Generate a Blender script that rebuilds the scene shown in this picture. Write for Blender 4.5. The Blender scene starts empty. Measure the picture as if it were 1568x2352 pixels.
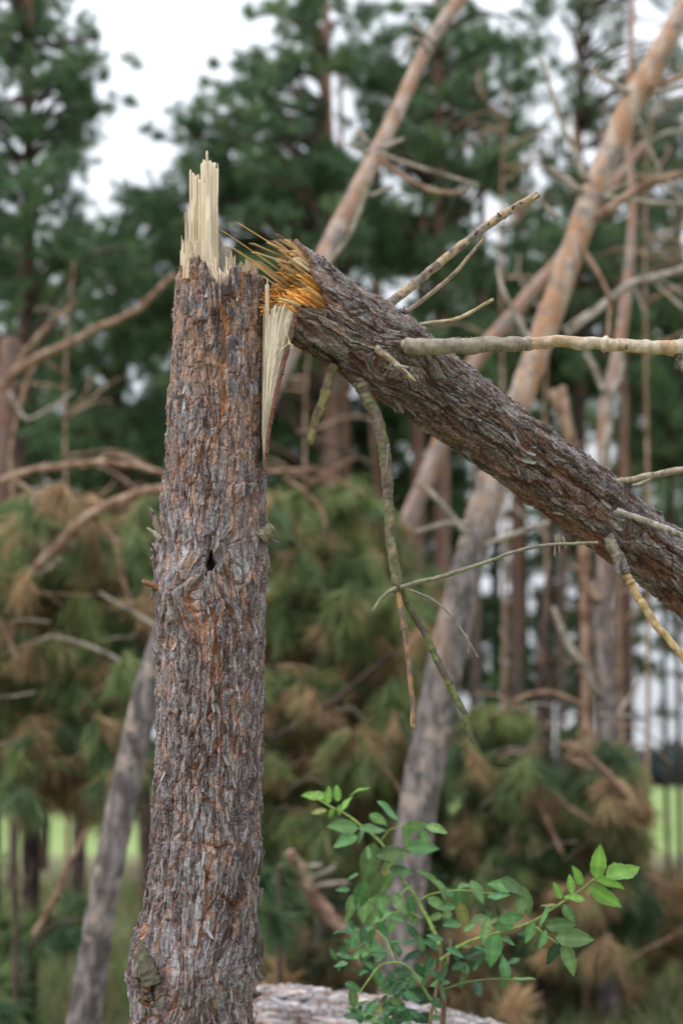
import bpy, math, random
import numpy as np
from mathutils import Vector

# ------------------------------------------------------------------ camera, world, sun, exposure
S = bpy.context.scene
COL = S.collection
F = 2352 * 50.0 / 36.0            # focal length in units of the 1568 x 2352 measuring grid
PITCH = math.atan(614.0 / F)
CAMZ = 1.5
cam_d = bpy.data.cameras.new('camera')
cam = bpy.data.objects.new('camera', cam_d); COL.objects.link(cam)
cam.location = (0, 0, CAMZ)
cam.rotation_euler = (math.pi / 2 + PITCH, 0, 0)
cam_d.sensor_fit = 'VERTICAL'; cam_d.sensor_height = 36; cam_d.sensor_width = 24
cam_d.lens = 50; cam_d.clip_end = 2000
cam_d.dof.use_dof = True; cam_d.dof.focus_distance = 2.98; cam_d.dof.aperture_fstop = 1.9
S.camera = cam
W = bpy.data.worlds.new('World'); S.world = W; W.use_nodes = True
nt = W.node_tree; nt.nodes.clear()
SUN_EL, SUN_AZ = math.radians(48), math.radians(-125)
sky = nt.nodes.new('ShaderNodeTexSky'); sky.sky_type = 'NISHITA'; sky.sun_disc = False
sky.sun_elevation = SUN_EL; sky.sun_rotation = SUN_AZ; sky.dust_density = 4; sky.air_density = 1
hs = nt.nodes.new('ShaderNodeHueSaturation'); hs.inputs['Saturation'].default_value = 0.30
mx = nt.nodes.new('ShaderNodeMix'); mx.data_type = 'RGBA'; mx.inputs[0].default_value = 0.85
mx.inputs[7].default_value = (9.9, 10.2, 10.8, 1)     # even white overcast layer, in the sky texture's own units
tc = nt.nodes.new('ShaderNodeTexCoord'); sz = nt.nodes.new('ShaderNodeSeparateXYZ'); nt.links.new(tc.outputs['Generated'], sz.inputs[0])
cn = nt.nodes.new('ShaderNodeTexNoise'); cn.inputs['Scale'].default_value = 2.2; cn.inputs['Detail'].default_value = 4
nt.links.new(tc.outputs['Generated'], cn.inputs['Vector'])
mr = nt.nodes.new('ShaderNodeMapRange'); mr.inputs[1].default_value = -.02; mr.inputs[2].default_value = 1; mr.inputs[3].default_value = .60; mr.inputs[4].default_value = 1.75
nt.links.new(sz.outputs[2], mr.inputs[0])
m2 = nt.nodes.new('ShaderNodeMapRange'); m2.inputs[1].default_value = .3; m2.inputs[2].default_value = .7; m2.inputs[3].default_value = .93; m2.inputs[4].default_value = 1.07
nt.links.new(cn.outputs[0], m2.inputs[0])
mm = nt.nodes.new('ShaderNodeMath'); mm.operation = 'MULTIPLY'; nt.links.new(mr.outputs[0], mm.inputs[0]); nt.links.new(m2.outputs[0], mm.inputs[1])
vs_ = nt.nodes.new('ShaderNodeVectorMath'); vs_.operation = 'SCALE'; vs_.inputs[0].default_value = (9.2, 9.7, 10.5); nt.links.new(mm.outputs[0], vs_.inputs['Scale'])
bg = nt.nodes.new('ShaderNodeBackground'); bg.inputs[1].default_value = 0.118
wo = nt.nodes.new('ShaderNodeOutputWorld')
nt.links.new(sky.outputs[0], hs.inputs['Color']); nt.links.new(hs.outputs[0], mx.inputs[6])
nt.links.new(vs_.outputs[0], mx.inputs[7]); nt.links.new(mx.outputs[2], bg.inputs[0]); nt.links.new(bg.outputs[0], wo.inputs[0])
sd = bpy.data.lights.new('sun', 'SUN'); sd.energy = 1.3; sd.angle = math.radians(25); sd.color = (1, .96, .9)
so = bpy.data.objects.new('sun', sd); COL.objects.link(so)
_d = Vector((math.sin(SUN_AZ) * math.cos(SUN_EL), math.cos(SUN_AZ) * math.cos(SUN_EL), math.sin(SUN_EL)))
so.rotation_euler = _d.to_track_quat('Z', 'Y').to_euler()
S.view_settings.view_transform = 'Standard'; S.view_settings.look = 'None'
S.view_settings.gamma = 1; S.view_settings.exposure = 0.20
S.render.engine = 'CYCLES'
S.cycles.use_denoising = True
S.cycles.max_bounces = 5; S.cycles.diffuse_bounces = 3; S.cycles.transparent_max_bounces = 4
S.render.use_persistent_data = False

# ------------------------------------------------------------------ helpers
SP, CP = math.sin(PITCH), math.cos(PITCH)
def ray(u, v, Y):
    x = (u - 784.0) / F; y = (1176.0 - v) / F
    d = np.array([x, CP - y * SP, SP + y * CP]); t = Y / d[1]
    return d * t + np.array([0, 0, CAMZ]), t / F
def P(u, v, Y): return ray(u, v, Y)[0]
def PX(v, Y): return ray(784, v, Y)[1]          # metres per grid unit there
def rng(s): return np.random.default_rng(s)

def tag(o, label=None, cat=None, group=None, kind=None):
    if label: o['label'] = label
    if cat: o['category'] = cat
    if group: o['group'] = group
    if kind: o['kind'] = kind
    return o
def thing(name, loc, label, cat, group=None):
    o = bpy.data.objects.new(name, None); COL.objects.link(o); o.location = loc
    o.empty_display_size = .1
    return tag(o, label, cat, group)
def mesh(name, V, Fc, mat, parent=None, col=None, smooth=False):
    """V (n,3) world coordinates; Fc (m,k) array or list of arrays with different k"""
    V = np.asarray(V, dtype=np.float32)
    Fl = Fc if isinstance(Fc, list) else [Fc]
    Fl = [np.asarray(f, dtype=np.int32) for f in Fl if len(f)]
    if parent is not None:
        V = V - np.array(parent_world(parent), dtype=np.float32)
    me = bpy.data.meshes.new(name)
    me.vertices.add(len(V)); me.vertices.foreach_set('co', V.ravel())
    nl = sum(f.size for f in Fl); nf = sum(len(f) for f in Fl)
    me.loops.add(nl); me.loops.foreach_set('vertex_index', np.concatenate([f.ravel() for f in Fl]))
    me.polygons.add(nf)
    st = []; k = 0
    for f in Fl:
        st.append(np.arange(len(f), dtype=np.int32) * f.shape[1] + k); k += f.size
    me.polygons.foreach_set('loop_start', np.concatenate(st))
    if smooth: me.polygons.foreach_set('use_smooth', np.ones(nf, dtype=bool))
    me.update(calc_edges=True)
    if col is not None:
        a = me.color_attributes.new('Col', 'FLOAT_COLOR', 'POINT')
        c = np.ones((len(V), 4), dtype=np.float32); c[:, :3] = col
        a.data.foreach_set('color', c.ravel())
    me.materials.append(mat)
    o = bpy.data.objects.new(name, me); COL.objects.link(o)
    if parent is not None: o.parent = parent
    return o
def parent_world(p):
    l = Vector((0, 0, 0))
    while p is not None:
        l = l + p.location; p = p.parent
    return l

class Acc:
    """collects pieces into one mesh"""
    def __init__(s): s.V = []; s.F = {}; s.C = []; s.n = 0
    def add(s, V, Fc, C=None):
        V = np.asarray(V); s.V.append(V)
        for f in (Fc if isinstance(Fc, list) else [Fc]):
            f = np.asarray(f)
            if len(f): s.F.setdefault(f.shape[1], []).append(f + s.n)
        if C is not None:
            C = np.asarray(C, dtype=np.float32)
            if C.ndim == 1: C = np.tile(C, (len(V), 1))
            s.C.append(C)
        s.n += len(V)
    def build(s, name, mat, parent=None, smooth=False):
        return mesh(name, np.concatenate(s.V), [np.concatenate(f) for f in s.F.values()], mat, parent,
                    np.concatenate(s.C) if s.C else None, smooth)

# ---- materials
def material(name):
    m = bpy.data.materials.new(name); m.use_nodes = True
    return m, m.node_tree, m.node_tree.nodes['Principled BSDF']
def attr_mat(name, rough=.9, bump=.0, bscale=300, vary=.25, nscale=120, spec=.2, stretch=(1, 1, 1)):
    m, t, b = material(name)
    a = t.nodes.new('ShaderNodeAttribute'); a.attribute_name = 'Col'
    g = t.nodes.new('ShaderNodeNewGeometry')
    mp = t.nodes.new('ShaderNodeMapping'); mp.inputs['Scale'].default_value = stretch
    t.links.new(g.outputs['Position'], mp.inputs[0])
    n = t.nodes.new('ShaderNodeTexNoise'); n.inputs['Scale'].default_value = nscale; n.inputs['Detail'].default_value = 4
    t.links.new(mp.outputs[0], n.inputs['Vector'])
    r = t.nodes.new('ShaderNodeMapRange'); r.inputs[1].default_value = .3; r.inputs[2].default_value = .7
    r.inputs[3].default_value = 1 - vary; r.inputs[4].default_value = 1 + vary
    t.links.new(n.outputs[0], r.inputs[0])
    x = t.nodes.new('ShaderNodeVectorMath'); x.operation = 'SCALE'
    t.links.new(a.outputs['Color'], x.inputs[0]); t.links.new(r.outputs[0], x.inputs['Scale'])
    t.links.new(x.outputs[0], b.inputs['Base Color'])
    b.inputs['Roughness'].default_value = rough; b.inputs['Specular IOR Level'].default_value = spec
    if bump:
        n2 = t.nodes.new('ShaderNodeTexNoise'); n2.inputs['Scale'].default_value = bscale; n2.inputs['Detail'].default_value = 3
        t.links.new(mp.outputs[0], n2.inputs['Vector'])
        bp = t.nodes.new('ShaderNodeBump'); bp.inputs['Strength'].default_value = bump; bp.inputs['Distance'].default_value = .002
        t.links.new(n2.outputs[0], bp.inputs['Height']); t.links.new(bp.outputs[0], b.inputs['Normal'])
    return m
M_bark = attr_mat('bark_flaky', .82, .5, 420, .22, 160, .3)
M_wood = attr_mat('raw_wood', .7, .35, 500, .16, 90, .3, (1, 1, .12))
M_resin = attr_mat('resin_wood', .5, .35, 300, .25, 120, .4)
M_twig = attr_mat('twig_bark', .75, .4, 350, .28, 70, .3)

def needle_mat(name):
    m, t, b = material(name)
    a = t.nodes.new('ShaderNodeAttribute'); a.attribute_name = 'Col'
    t.links.new(a.outputs['Color'], b.inputs['Base Color'])
    b.inputs['Roughness'].default_value = .55; b.inputs['Specular IOR Level'].default_value = .35
    tr = t.nodes.new('ShaderNodeBsdfTranslucent'); t.links.new(a.outputs['Color'], tr.inputs[0])
    mxs = t.nodes.new('ShaderNodeMixShader'); mxs.inputs[0].default_value = .38
    t.links.new(b.outputs[0], mxs.inputs[1]); t.links.new(tr.outputs[0], mxs.inputs[2])
    t.links.new(mxs.outputs[0], t.nodes['Material Output'].inputs[0])
    return m
M_needle = needle_mat('pine_needles')
M_leaf = needle_mat('elder_leaf'); M_leaf.node_tree.nodes['Principled BSDF'].inputs['Roughness'].default_value = .36

def pine_trunk_mat(name, z0, z1, grey=(.215, .185, .18), orange=(.42, .21, .11), pale=(.45, .34, .27)):
    """standing pine: grey plates low on the trunk, smooth orange bark higher up"""
    m, t, b = material(name)
    g = t.nodes.new('ShaderNodeNewGeometry')
    sx = t.nodes.new('ShaderNodeSeparateXYZ'); t.links.new(g.outputs['Position'], sx.inputs[0])
    def noise(sc, det, st=(1, 1, 1)):
        mp = t.nodes.new('ShaderNodeMapping'); mp.inputs['Scale'].default_value = st
        t.links.new(g.outputs['Position'], mp.inputs[0])
        n = t.nodes.new('ShaderNodeTexNoise'); n.inputs['Scale'].default_value = sc; n.inputs['Detail'].default_value = det
        t.links.new(mp.outputs[0], n.inputs['Vector']); return n
    n1 = noise(3, 4, (1, 1, .5))
    ad = t.nodes.new('ShaderNodeMath'); ad.operation = 'MULTIPLY_ADD'; ad.inputs[1].default_value = 3.0
    t.links.new(n1.outputs[0], ad.inputs[0]); t.links.new(sx.outputs[2], ad.inputs[2])
    r = t.nodes.new('ShaderNodeMapRange'); r.inputs[1].default_value = z0 + 1.5; r.inputs[2].default_value = z1 + 1.5
    t.links.new(ad.outputs[0], r.inputs[0])
    def mix(f, c1, c2):
        x = t.nodes.new('ShaderNodeMix'); x.data_type = 'RGBA'
        (t.links.new(f, x.inputs[0]) if not isinstance(f, float) else setattr(x.inputs[0], 'default_value', f))
        for i, c in ((6, c1), (7, c2)):
            if isinstance(c, tuple): x.inputs[i].default_value = (*c, 1)
            else: t.links.new(c, x.inputs[i])
        return x.outputs[2]
    def ramp(n, a, bb):
        q = t.nodes.new('ShaderNodeMapRange'); q.inputs[1].default_value = a; q.inputs[2].default_value = bb
        t.links.new(n.outputs[0], q.inputs[0]); return q.outputs[0]
    n2 = noise(14, 4, (1, 1, .4)); n3 = noise(30, 3, (1, 1, .35)); n4 = noise(9, 3)
    hi = mix(ramp(n2, .45, .62), orange, pale)
    n5 = noise(22, 5, (1, 1, .8)); hi = mix(ramp(n4, .54, .66), hi, tuple(c * 1.1 for c in grey)); hi = mix(ramp(n5, .60, .68), hi, tuple(c * .9 for c in grey))
    lo = mix(ramp(n3, .4, .65), tuple(c * .42 for c in grey), tuple(c * 1.3 for c in grey))
    lo = mix(ramp(n4, .56, .66), lo, tuple(c * .75 for c in pale))
    c = mix(r.outputs[0], lo, hi)
    t.links.new(c, b.inputs['Base Color']); b.inputs['Roughness'].default_value = .85
    b.inputs['Specular IOR Level'].default_value = .2
    bp = t.nodes.new('ShaderNodeBump'); bp.inputs['Strength'].default_value = .8; bp.inputs['Distance'].default_value = .022
    t.links.new(n3.outputs[0], bp.inputs['Height']); t.links.new(bp.outputs[0], b.inputs['Normal'])
    return m
M_pineA = pine_trunk_mat('leaning_pine_bark', 2.6, 3.8, orange=(.36, .22, .15), pale=(.46, .36, .31))
M_pineB = pine_trunk_mat('orange_pine_bark', 2.3, 3.4, orange=(.41, .235, .145), pale=(.48, .38, .32))
M_pineS = pine_trunk_mat('slender_pine_bark', 2.3, 3.4, orange=(.33, .185, .125), pale=(.38, .29, .25))
M_pineF = pine_trunk_mat('forest_pine_bark', 2.0, 4.5, (.15, .12, .11), (.22, .11, .075), (.26, .17, .13))
M_pineD = pine_trunk_mat('far_dark_bark', 6.0, 9.5, (.085, .06, .055), (.22, .10, .06), (.24, .14, .09))
def noise_mat(name, stops, scale=6, rough=.95, detail=6, bump=0):
    m, t, b = material(name)
    g = t.nodes.new('ShaderNodeNewGeometry')
    n = t.nodes.new('ShaderNodeTexNoise'); n.inputs['Scale'].default_value = scale; n.inputs['Detail'].default_value = detail
    t.links.new(g.outputs['Position'], n.inputs['Vector'])
    cr = t.nodes.new('ShaderNodeValToRGB'); e = cr.color_ramp.elements
    e[0].position, e[0].color = stops[0][0], (*stops[0][1], 1)
    e[1].position, e[1].color = stops[-1][0], (*stops[-1][1], 1)
    for p, c in stops[1:-1]:
        q = e.new(p); q.color = (*c, 1)
    t.links.new(n.outputs[0], cr.inputs[0]); t.links.new(cr.outputs[0], b.inputs['Base Color'])
    b.inputs['Roughness'].default_value = rough; b.inputs['Specular IOR Level'].default_value = .1
    if bump:
        bp = t.nodes.new('ShaderNodeBump'); bp.inputs['Strength'].default_value = bump; bp.inputs['Distance'].default_value = .05
        t.links.new(n.outputs[0], bp.inputs['Height']); t.links.new(bp.outputs[0], b.inputs['Normal'])
    return m
M_ground = noise_mat('forest_floor', [(.3, (.12, .11, .06)), (.45, (.24, .19, .12)), (.55, (.17, .21, .09)), (.7, (.30, .27, .15))], 2.2, bump=.6)
M_field = noise_mat('meadow_green', [(.3, (.17, .27, .07)), (.55, (.25, .32, .12)), (.7, (.21, .29, .09))], .15)
M_limb = noise_mat('branch_bark', [(.35, (.15, .09, .06)), (.5, (.30, .19, .13)), (.65, (.40, .29, .22))], 12)
M_limbgrey = noise_mat('dead_branch', [(.35, (.18, .15, .12)), (.5, (.34, .29, .24)), (.65, (.45, .40, .34))], 14)
M_limbdark = noise_mat('dark_branch', [(.35, (.05, .04, .035)), (.5, (.09, .065, .055)), (.65, (.14, .10, .08))], 12)

# ---- curves
def spline(pts, n):
    """Catmull-Rom through pts (rows may hold extra columns)"""
    p = np.asarray(pts, float)
    if len(p) == 2: 
        t = np.linspace(0, 1, n)[:, None]; return p[0] * (1 - t) + p[1] * t
    p = np.vstack([2 * p[0] - p[1], p, 2 * p[-1] - p[-2]])
    k = len(p) - 3
    t = np.linspace(0, k, n); i = np.minimum(t.astype(int), k - 1); f = (t - i)[:, None]
    a, b, c, d = p[i], p[i + 1], p[i + 2], p[i + 3]
    return .5 * (2 * b + (c - a) * f + (2 * a - 5 * b + 4 * c - d) * f ** 2 + (3 * b - a - 3 * c + d) * f ** 3)
def frames(C, ref=(0, -1, 0)):
    T = np.gradient(C, axis=0); T /= np.linalg.norm(T, axis=1)[:, None]
    N = np.zeros_like(T); n = np.array(ref, float)
    for i in range(len(C)):
        n = n - T[i] * n.dot(T[i])
        if np.linalg.norm(n) < 1e-4: n = np.cross(T[i], [1, 0, .3])
        n /= np.linalg.norm(n); N[i] = n
    return T, N, np.cross(T, N)
def tube(C, R, k=8, seed=0, rough=.06, cap=True):
    C = np.asarray(C, float); R = np.asarray(R, float)
    T, N, B = frames(C); r = rng(seed)
    th = np.arange(k) * 2 * math.pi / k
    RR = R[:, None] * (1 + rough * (r.random((len(C), k)) - .5) * 2)
    V = C[:, None] + RR[..., None] * (np.cos(th)[None, :, None] * N[:, None] + np.sin(th)[None, :, None] * B[:, None])
    n = len(C); V = V.reshape(-1, 3)
    i = np.arange(n - 1)[:, None] * k; j = np.arange(k)[None]; j2 = (j + 1) % k
    Fq = np.stack([i + j, i + j2, i + k + j2, i + k + j], -1).reshape(-1, 4)
    Fl = [Fq]
    if cap:
        V = np.vstack([V, C[0], C[-1] + T[-1] * R[-1] * .3]); a = n * k
        j = np.arange(k); j2 = (j + 1) % k
        Fl.append(np.stack([np.full(k, a), j2, j], 1)); Fl.append(np.stack([np.full(k, a + 1), (n - 1) * k + j, (n - 1) * k + j2], 1))
    return V, Fl
def uvtube(pts, Y, k=8, seed=0, n=None, wob=.0, rough=.06):
    """pts rows (u, v, width[, Y]) on the measuring grid at distance Y"""
    p = np.array([[*q[:3], q[3] if len(q) > 3 else Y] for q in pts], float)
    n = n or max(6, int(np.abs(np.diff(p[:, :2], axis=0)).sum() / 9))
    s = spline(p, n)
    C = np.array([P(a[0], a[1], a[3]) for a in s]); R = np.array([max(a[2], .5) / 2 * PX(a[1], a[3]) for a in s])
    if wob:
        r = rng(seed + 5); w = np.cumsum(r.normal(size=(n, 3)), axis=0); w -= np.linspace(0, 1, n)[:, None] * w[-1]
        C = C + w * wob * R.mean() / math.sqrt(n)
    return tube(C, R, k, seed, rough)

# ---- periodic noises on a cylinder (a = position round it, s = along it)
def vnoise(a, s, C, ca, cs, seed):
    nx = max(2, int(round(C / ca))); r = rng(seed)
    ny = int((s.max() - s.min()) / cs) + 4; tab = r.random((nx, ny))
    x = a / C * nx; y = (s - s.min()) / cs
    ix = np.floor(x).astype(int); iy = np.floor(y).astype(int); fx = x - ix; fy = y - iy
    fx = fx * fx * (3 - 2 * fx); fy = fy * fy * (3 - 2 * fy)
    g = lambda i, j: tab[i % nx, np.clip(j, 0, ny - 1)]
    return (g(ix, iy) * (1 - fx) + g(ix + 1, iy) * fx) * (1 - fy) + (g(ix, iy + 1) * (1 - fx) + g(ix + 1, iy + 1) * fx) * fy
def fnoise(a, s, C, ca, cs, seed, o=3):
    return sum(vnoise(a, s, C, ca / 2 ** k, cs / 2 ** k, seed + k) * .5 ** k for k in range(o)) / (2 - .5 ** (o - 1))
def voro(a, s, C, ca, cs, seed):
    nx = max(2, int(round(C / ca))); r = rng(seed)
    s0 = s.min(); ny = int((s.max() - s0) / cs) + 6
    J = r.random((nx, ny, 2)) * .9 + .05; val = r.random((nx, ny, 4))
    x = a / C * nx; y = (s - s0) / cs + 1
    ix = np.floor(x).astype(int); iy = np.floor(y).astype(int)
    F1 = np.full(x.shape, 9.); F2 = np.full(x.shape, 9.); bx = np.zeros(x.shape); by = np.zeros(x.shape)
    bi = np.zeros(x.shape, int); bj = np.zeros(x.shape, int)
    for di in (-1, 0, 1):
        for dj in (-1, 0, 1):
            ci = (ix + di) % nx; cj = np.clip(iy + dj, 0, ny - 1)
            dx = x - (ix + di + J[ci, cj, 0]); dy = y - (iy + dj + J[ci, cj, 1])
            d = dx * dx + dy * dy
            m = d < F1
            F2 = np.where(m, F1, np.minimum(F2, d)); F1 = np.where(m, d, F1)
            bx = np.where(m, dx, bx); by = np.where(m, dy, by); bi = np.where(m, ci, bi); bj = np.where(m, cj, bj)
    return np.sqrt(F2) - np.sqrt(F1), bx, by, val[bi, bj]

def sstep(x, a, b):
    t = np.clip((x - a) / (b - a), 0, 1); return t * t * (3 - 2 * t)
def lerp(c1, c2, t): return c1 * (1 - t[..., None]) + c2 * t[..., None]

def bark_tube(name, path, Ssamp, nA, seed, mat, parent, scale=1.0, cut=None, knots=(), pal='stump', flakes=0, amp=1.0, flake_s=None, bulges=()):
    """a trunk of flaking bark: real relief in the mesh, colour of each plate stored per vertex.
    path rows (x, y, z, r); Ssamp = arc positions of the rings"""
    sp = spline(path, 400)
    L = np.concatenate([[0], np.cumsum(np.linalg.norm(np.diff(sp[:, :3], axis=0), axis=1))])
    if cut is not None and callable(Ssamp): pass
    Ss = Ssamp(L[-1]) if callable(Ssamp) else Ssamp
    C = np.stack([np.interp(Ss, L, sp[:, i]) for i in range(3)], 1); R = np.interp(Ss, L, sp[:, 3])
    T, N, B = frames(C)
    th = np.arange(nA) * 2 * math.pi / nA
    th = np.where(th > math.pi, th - 2 * math.pi, th)
    CC = 2 * math.pi * R.mean()
    TH, SS = np.meshgrid(th, Ss); A = (TH % (2 * math.pi)) / (2 * math.pi) * CC
    a, s = A.copy(), SS.copy()
    H = np.zeros_like(s)
    hole = np.zeros_like(s); ring = np.zeros_like(s)
    for (kth, ks, kr, kd, kb) in knots:
        dth = (TH - kth + math.pi) % (2 * math.pi) - math.pi
        dx = dth * CC / (2 * math.pi); dy = (s - ks)
        d = np.sqrt(dx ** 2 + (dy * .75) ** 2)
        w = np.exp(-(d / (kr * 2.6)) ** 2)
        a = a + dx * w * 1.1; s = s + dy * w * .35
        H += kb * np.exp(-(d / (kr * 2.2)) ** 2)
        dj = np.sqrt((dx / .75) ** 2 + (dy * .62) ** 2) * (1 + 1.1 * (vnoise(A, SS, CC, .009, .012, seed + 77) - .5))
        pit = 1 - sstep(dj, kr * .5, kr * .8)
        H -= kd * pit; hole = np.maximum(hole, pit * min(1, kd / .03))
        ring = np.maximum(ring, np.exp(-((d - kr * 1.2) / (kr * .5)) ** 2))
    for (kth, ks, ra, rs, hb) in bulges:
        dth = (TH - kth + math.pi) % (2 * math.pi) - math.pi
        H += hb * np.exp(-((dth * CC / 2 / math.pi) / ra) ** 2 - ((s - ks) / rs) ** 2)
    k = scale
    wa = (fnoise(a, s, CC, .05 * k, .09 * k, seed + 1) - .5) * .030 * k
    ws = (fnoise(a, s, CC, .04 * k, .06 * k, seed + 4) - .5) * .050 * k
    wa2 = (fnoise(a, s, CC, .012 * k, .018 * k, seed + 8) - .5) * .012 * k
    ws2 = (fnoise(a, s, CC, .010 * k, .016 * k, seed + 12) - .5) * .018 * k
    a1 = (a + wa + wa2) % CC; s1 = s + ws + ws2
    e0, x0, y0, v0 = voro(a1, s1, CC, .034 * k, .12 * k, seed + 20)
    e1, x1, y1, v1 = voro((a + wa * .7 + wa2) % CC, s + ws * .6 + ws2, CC, .017 * k, .050 * k, seed + 21)
    e2, x2, y2, v2 = voro((a + wa * .4 + wa2 * 1.2) % CC, s + ws2 * 1.5, CC, .0085 * k, .024 * k, seed + 22)
    e3, x3, y3, v3 = voro((a + wa * .5 + wa2) % CC, s + ws * .5 + ws2, CC, .012 * k, .034 * k, seed + 23)
    big = fnoise(a, s, CC, .12 * k, .30 * k, seed + 30)
    fis = np.abs(fnoise((a + wa * .9 + wa2 * .8) % CC, s + ws, CC, .033 * k, .50 * k, seed + 33, 2) - .5)
    fmask = 1 - sstep(fis, .008, .030)
    fmask *= sstep(vnoise(a, s, CC, .05, .12, seed + 34), .18, .42)
    grain = fnoise((a + wa2 * .5) % CC, s, CC, .0035 * k, .030 * k, seed + 35, 2) - .5
    crack0 = 1 - sstep(e0, .0, .11); crack1 = 1 - sstep(e1, 0, .12); crack2 = 1 - sstep(e2, 0, .16)
    # thin layers peeled along irregular outlines, like contour lines
    tq = fnoise((a + wa2 * .6) % CC, s + ws2 * .5, CC, .020 * k, .060 * k, seed + 45, 4) * 15 + v0[..., 3] * 5
    tf = tq - np.floor(tq); terr = np.floor(tq) + sstep(tf, 0, .12)
    tline = np.exp(-((tf - .10) / .09) ** 2)
    streak = fnoise((a + wa * .3) % CC, s, CC, .0045 * k, .055 * k, seed + 47, 3) - .5
    h = (terr - 9) * .00085 + streak * (.0045 if pal != 'upper' else .0022) + (v0[..., 0] - .5) * .0060 + (v1[..., 0] - .5) * .0055 + (v3[..., 0] - .5) * .0035 + (v2[..., 0] - .5) * .0022
    h += x0 * (v0[..., 1] - .5) * .007 + y0 * (v0[..., 2] - .35) * .006
    h += x1 * (v1[..., 1] - .5) * .006 + y1 * (v1[..., 2] - .3) * .006 + y2 * (v2[..., 2] - .4) * .002
    h += grain * .0030
    h -= crack0 * .0045 + crack1 * .0014 + crack2 * .0005
    h -= fmask * .0085
    H += h * amp * k ** .6
    # colours
    g = lambda *c: np.array(c, float)
    if pal == 'stump':
        dark, grey, light, tan, orange, red = g(.058, .042, .042), g(.142, .118, .122), g(.36, .335, .345), g(.34, .20, .14), g(.40, .17, .07), g(.20, .075, .045)
        up = sstep(SS, SS.max() - .95, SS.max() - .10)
    elif pal == 'upper':
        dark, grey, light, tan, orange, red = g(.052, .034, .030), g(.125, .102, .098), g(.37, .345, .345), g(.22, .13, .10), g(.24, .085, .045), g(.14, .05, .035)
        up = np.zeros_like(SS)
    else:
        dark, grey, light, tan, orange, red = g(.12, .10, .095), g(.27, .25, .26), g(.46, .43, .43), g(.38, .27, .21), g(.32, .16, .08), g(.2, .1, .07)
        up = np.zeros_like(SS)
    t1 = np.clip(v1[..., 3] * .55 + v3[..., 1] * .45 + (big - .5) * .9 + grain * 1.0 + (np.floor(tq) % 3 - 1) * .13, 0, 1)
    c = lerp(dark, grey, sstep(t1, .10, .55)); c = lerp(c, light, sstep(t1, .55, 1.05) * .75)
    tanm = ((v3[..., 2] * .6 + v1[..., 1] * .4 + up * .16 + (big - .5) * .25) > .728).astype(float)
    c = lerp(c, tan * (.75 + .5 * v2[..., :1]), tanm * .8)
    edge = np.maximum(np.exp(-((e1 - .15) / .07) ** 2), np.exp(-((e3 - .12) / .06) ** 2) * .9)
    c = lerp(c, light, edge * .30 * (v1[..., 3] > .25)); c = lerp(c, light * 1.15, tline * .68 * (vnoise(a, s, CC, .02, .03, seed + 48) > .35)); c = c * (1 + np.clip(streak, -.3, .3) * 1.5)[..., None]
    c = lerp(c, red, np.clip(crack0 * .8 + crack1 * .35, 0, 1) * .8)
    om = np.clip(fmask * (.70 + .6 * up), 0, 1)
    c = lerp(c, lerp(red, orange, np.clip(v2[..., 1] * .7 + .35 + up * .3, 0, 1)), om)
    upm = up * sstep(fnoise(a, s, CC, .05, .10, seed + 40), .46, .62)
    c = lerp(c, tan * (.7 + .6 * v3[..., :1]), upm * .65)
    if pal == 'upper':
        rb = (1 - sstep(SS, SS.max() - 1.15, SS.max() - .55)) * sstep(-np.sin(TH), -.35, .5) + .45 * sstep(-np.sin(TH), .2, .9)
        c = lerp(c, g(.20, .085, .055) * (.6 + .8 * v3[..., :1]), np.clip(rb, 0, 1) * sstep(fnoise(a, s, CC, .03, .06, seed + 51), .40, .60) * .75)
    c = lerp(c, g(.05, .032, .025), hole * min(1, .3 + 30 * max([q[3] for q in knots] or [0]))); c = lerp(c, light * .8, ring * .25)
    c *= (.86 + .28 * v2[..., 3:4])
    # placing
    rr = R[:, None] + H
    Sc = SS
    nS = len(Ss)
    if cut is not None:
        cs = cut(th)                                  # highest s per column
        lim = np.minimum(SS, cs[None, :])
        Cc = np.stack([np.interp(lim, Ss, C[:, i]) for i in range(3)], -1)
        Cc += 0
    else:
        lim = SS; Cc = np.repeat(C[:, None], nA, 1)
    V = Cc + rr[..., None] * (np.cos(TH)[..., None] * N[:, None] + np.sin(TH)[..., None] * B[:, None])
    i = np.arange(nS - 1)[:, None] * nA; j = np.arange(nA)[None]; j2 = (j + 1) % nA
    Fq = np.stack([i + j, i + j2, i + nA + j2, i + nA + j], -1)
    V = V.reshape(-1, 3); c = c.reshape(-1, 3)
    acc = Acc()
    if cut is not None:
        ok = (Ss[:-1, None] < cs[None, :]) | (Ss[:-1, None] < np.roll(cs, -1)[None, :])
        Fq = Fq[ok]
        acc.add(V, Fq, c)
        # torn rim: the thickness of the bark seen from above
        Rt = np.interp(cs, Ss, R); Ct = np.stack([np.interp(cs, Ss, C[:, q]) for q in range(3)], -1)
        idx = np.clip(np.searchsorted(Ss, cs), 0, nS - 1)
        Ht = H[idx, np.arange(nA)]
        Nn, Bb, Tt = N[idx], B[idx], T[idx]
        dirv = np.cos(th)[:, None] * Nn + np.sin(th)[:, None] * Bb
        r0 = Ct + dirv * (Rt + Ht)[:, None]; r1 = Ct + dirv * (Rt - .008)[:, None] - Tt * .002; r2 = r1 - Tt * .05 - dirv * .004
        V2 = np.concatenate([r0, r1, r2]); jj = np.arange(nA); jn = (jj + 1) % nA
        F2_ = np.concatenate([np.stack([q * nA + jj, q * nA + jn, (q + 1) * nA + jn, (q + 1) * nA + jj], 1) for q in range(2)])
        acc.add(V2, F2_, np.array([.30, .16, .10]))
    else:
        acc.add(V, Fq.reshape(-1, 4), c)
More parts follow.
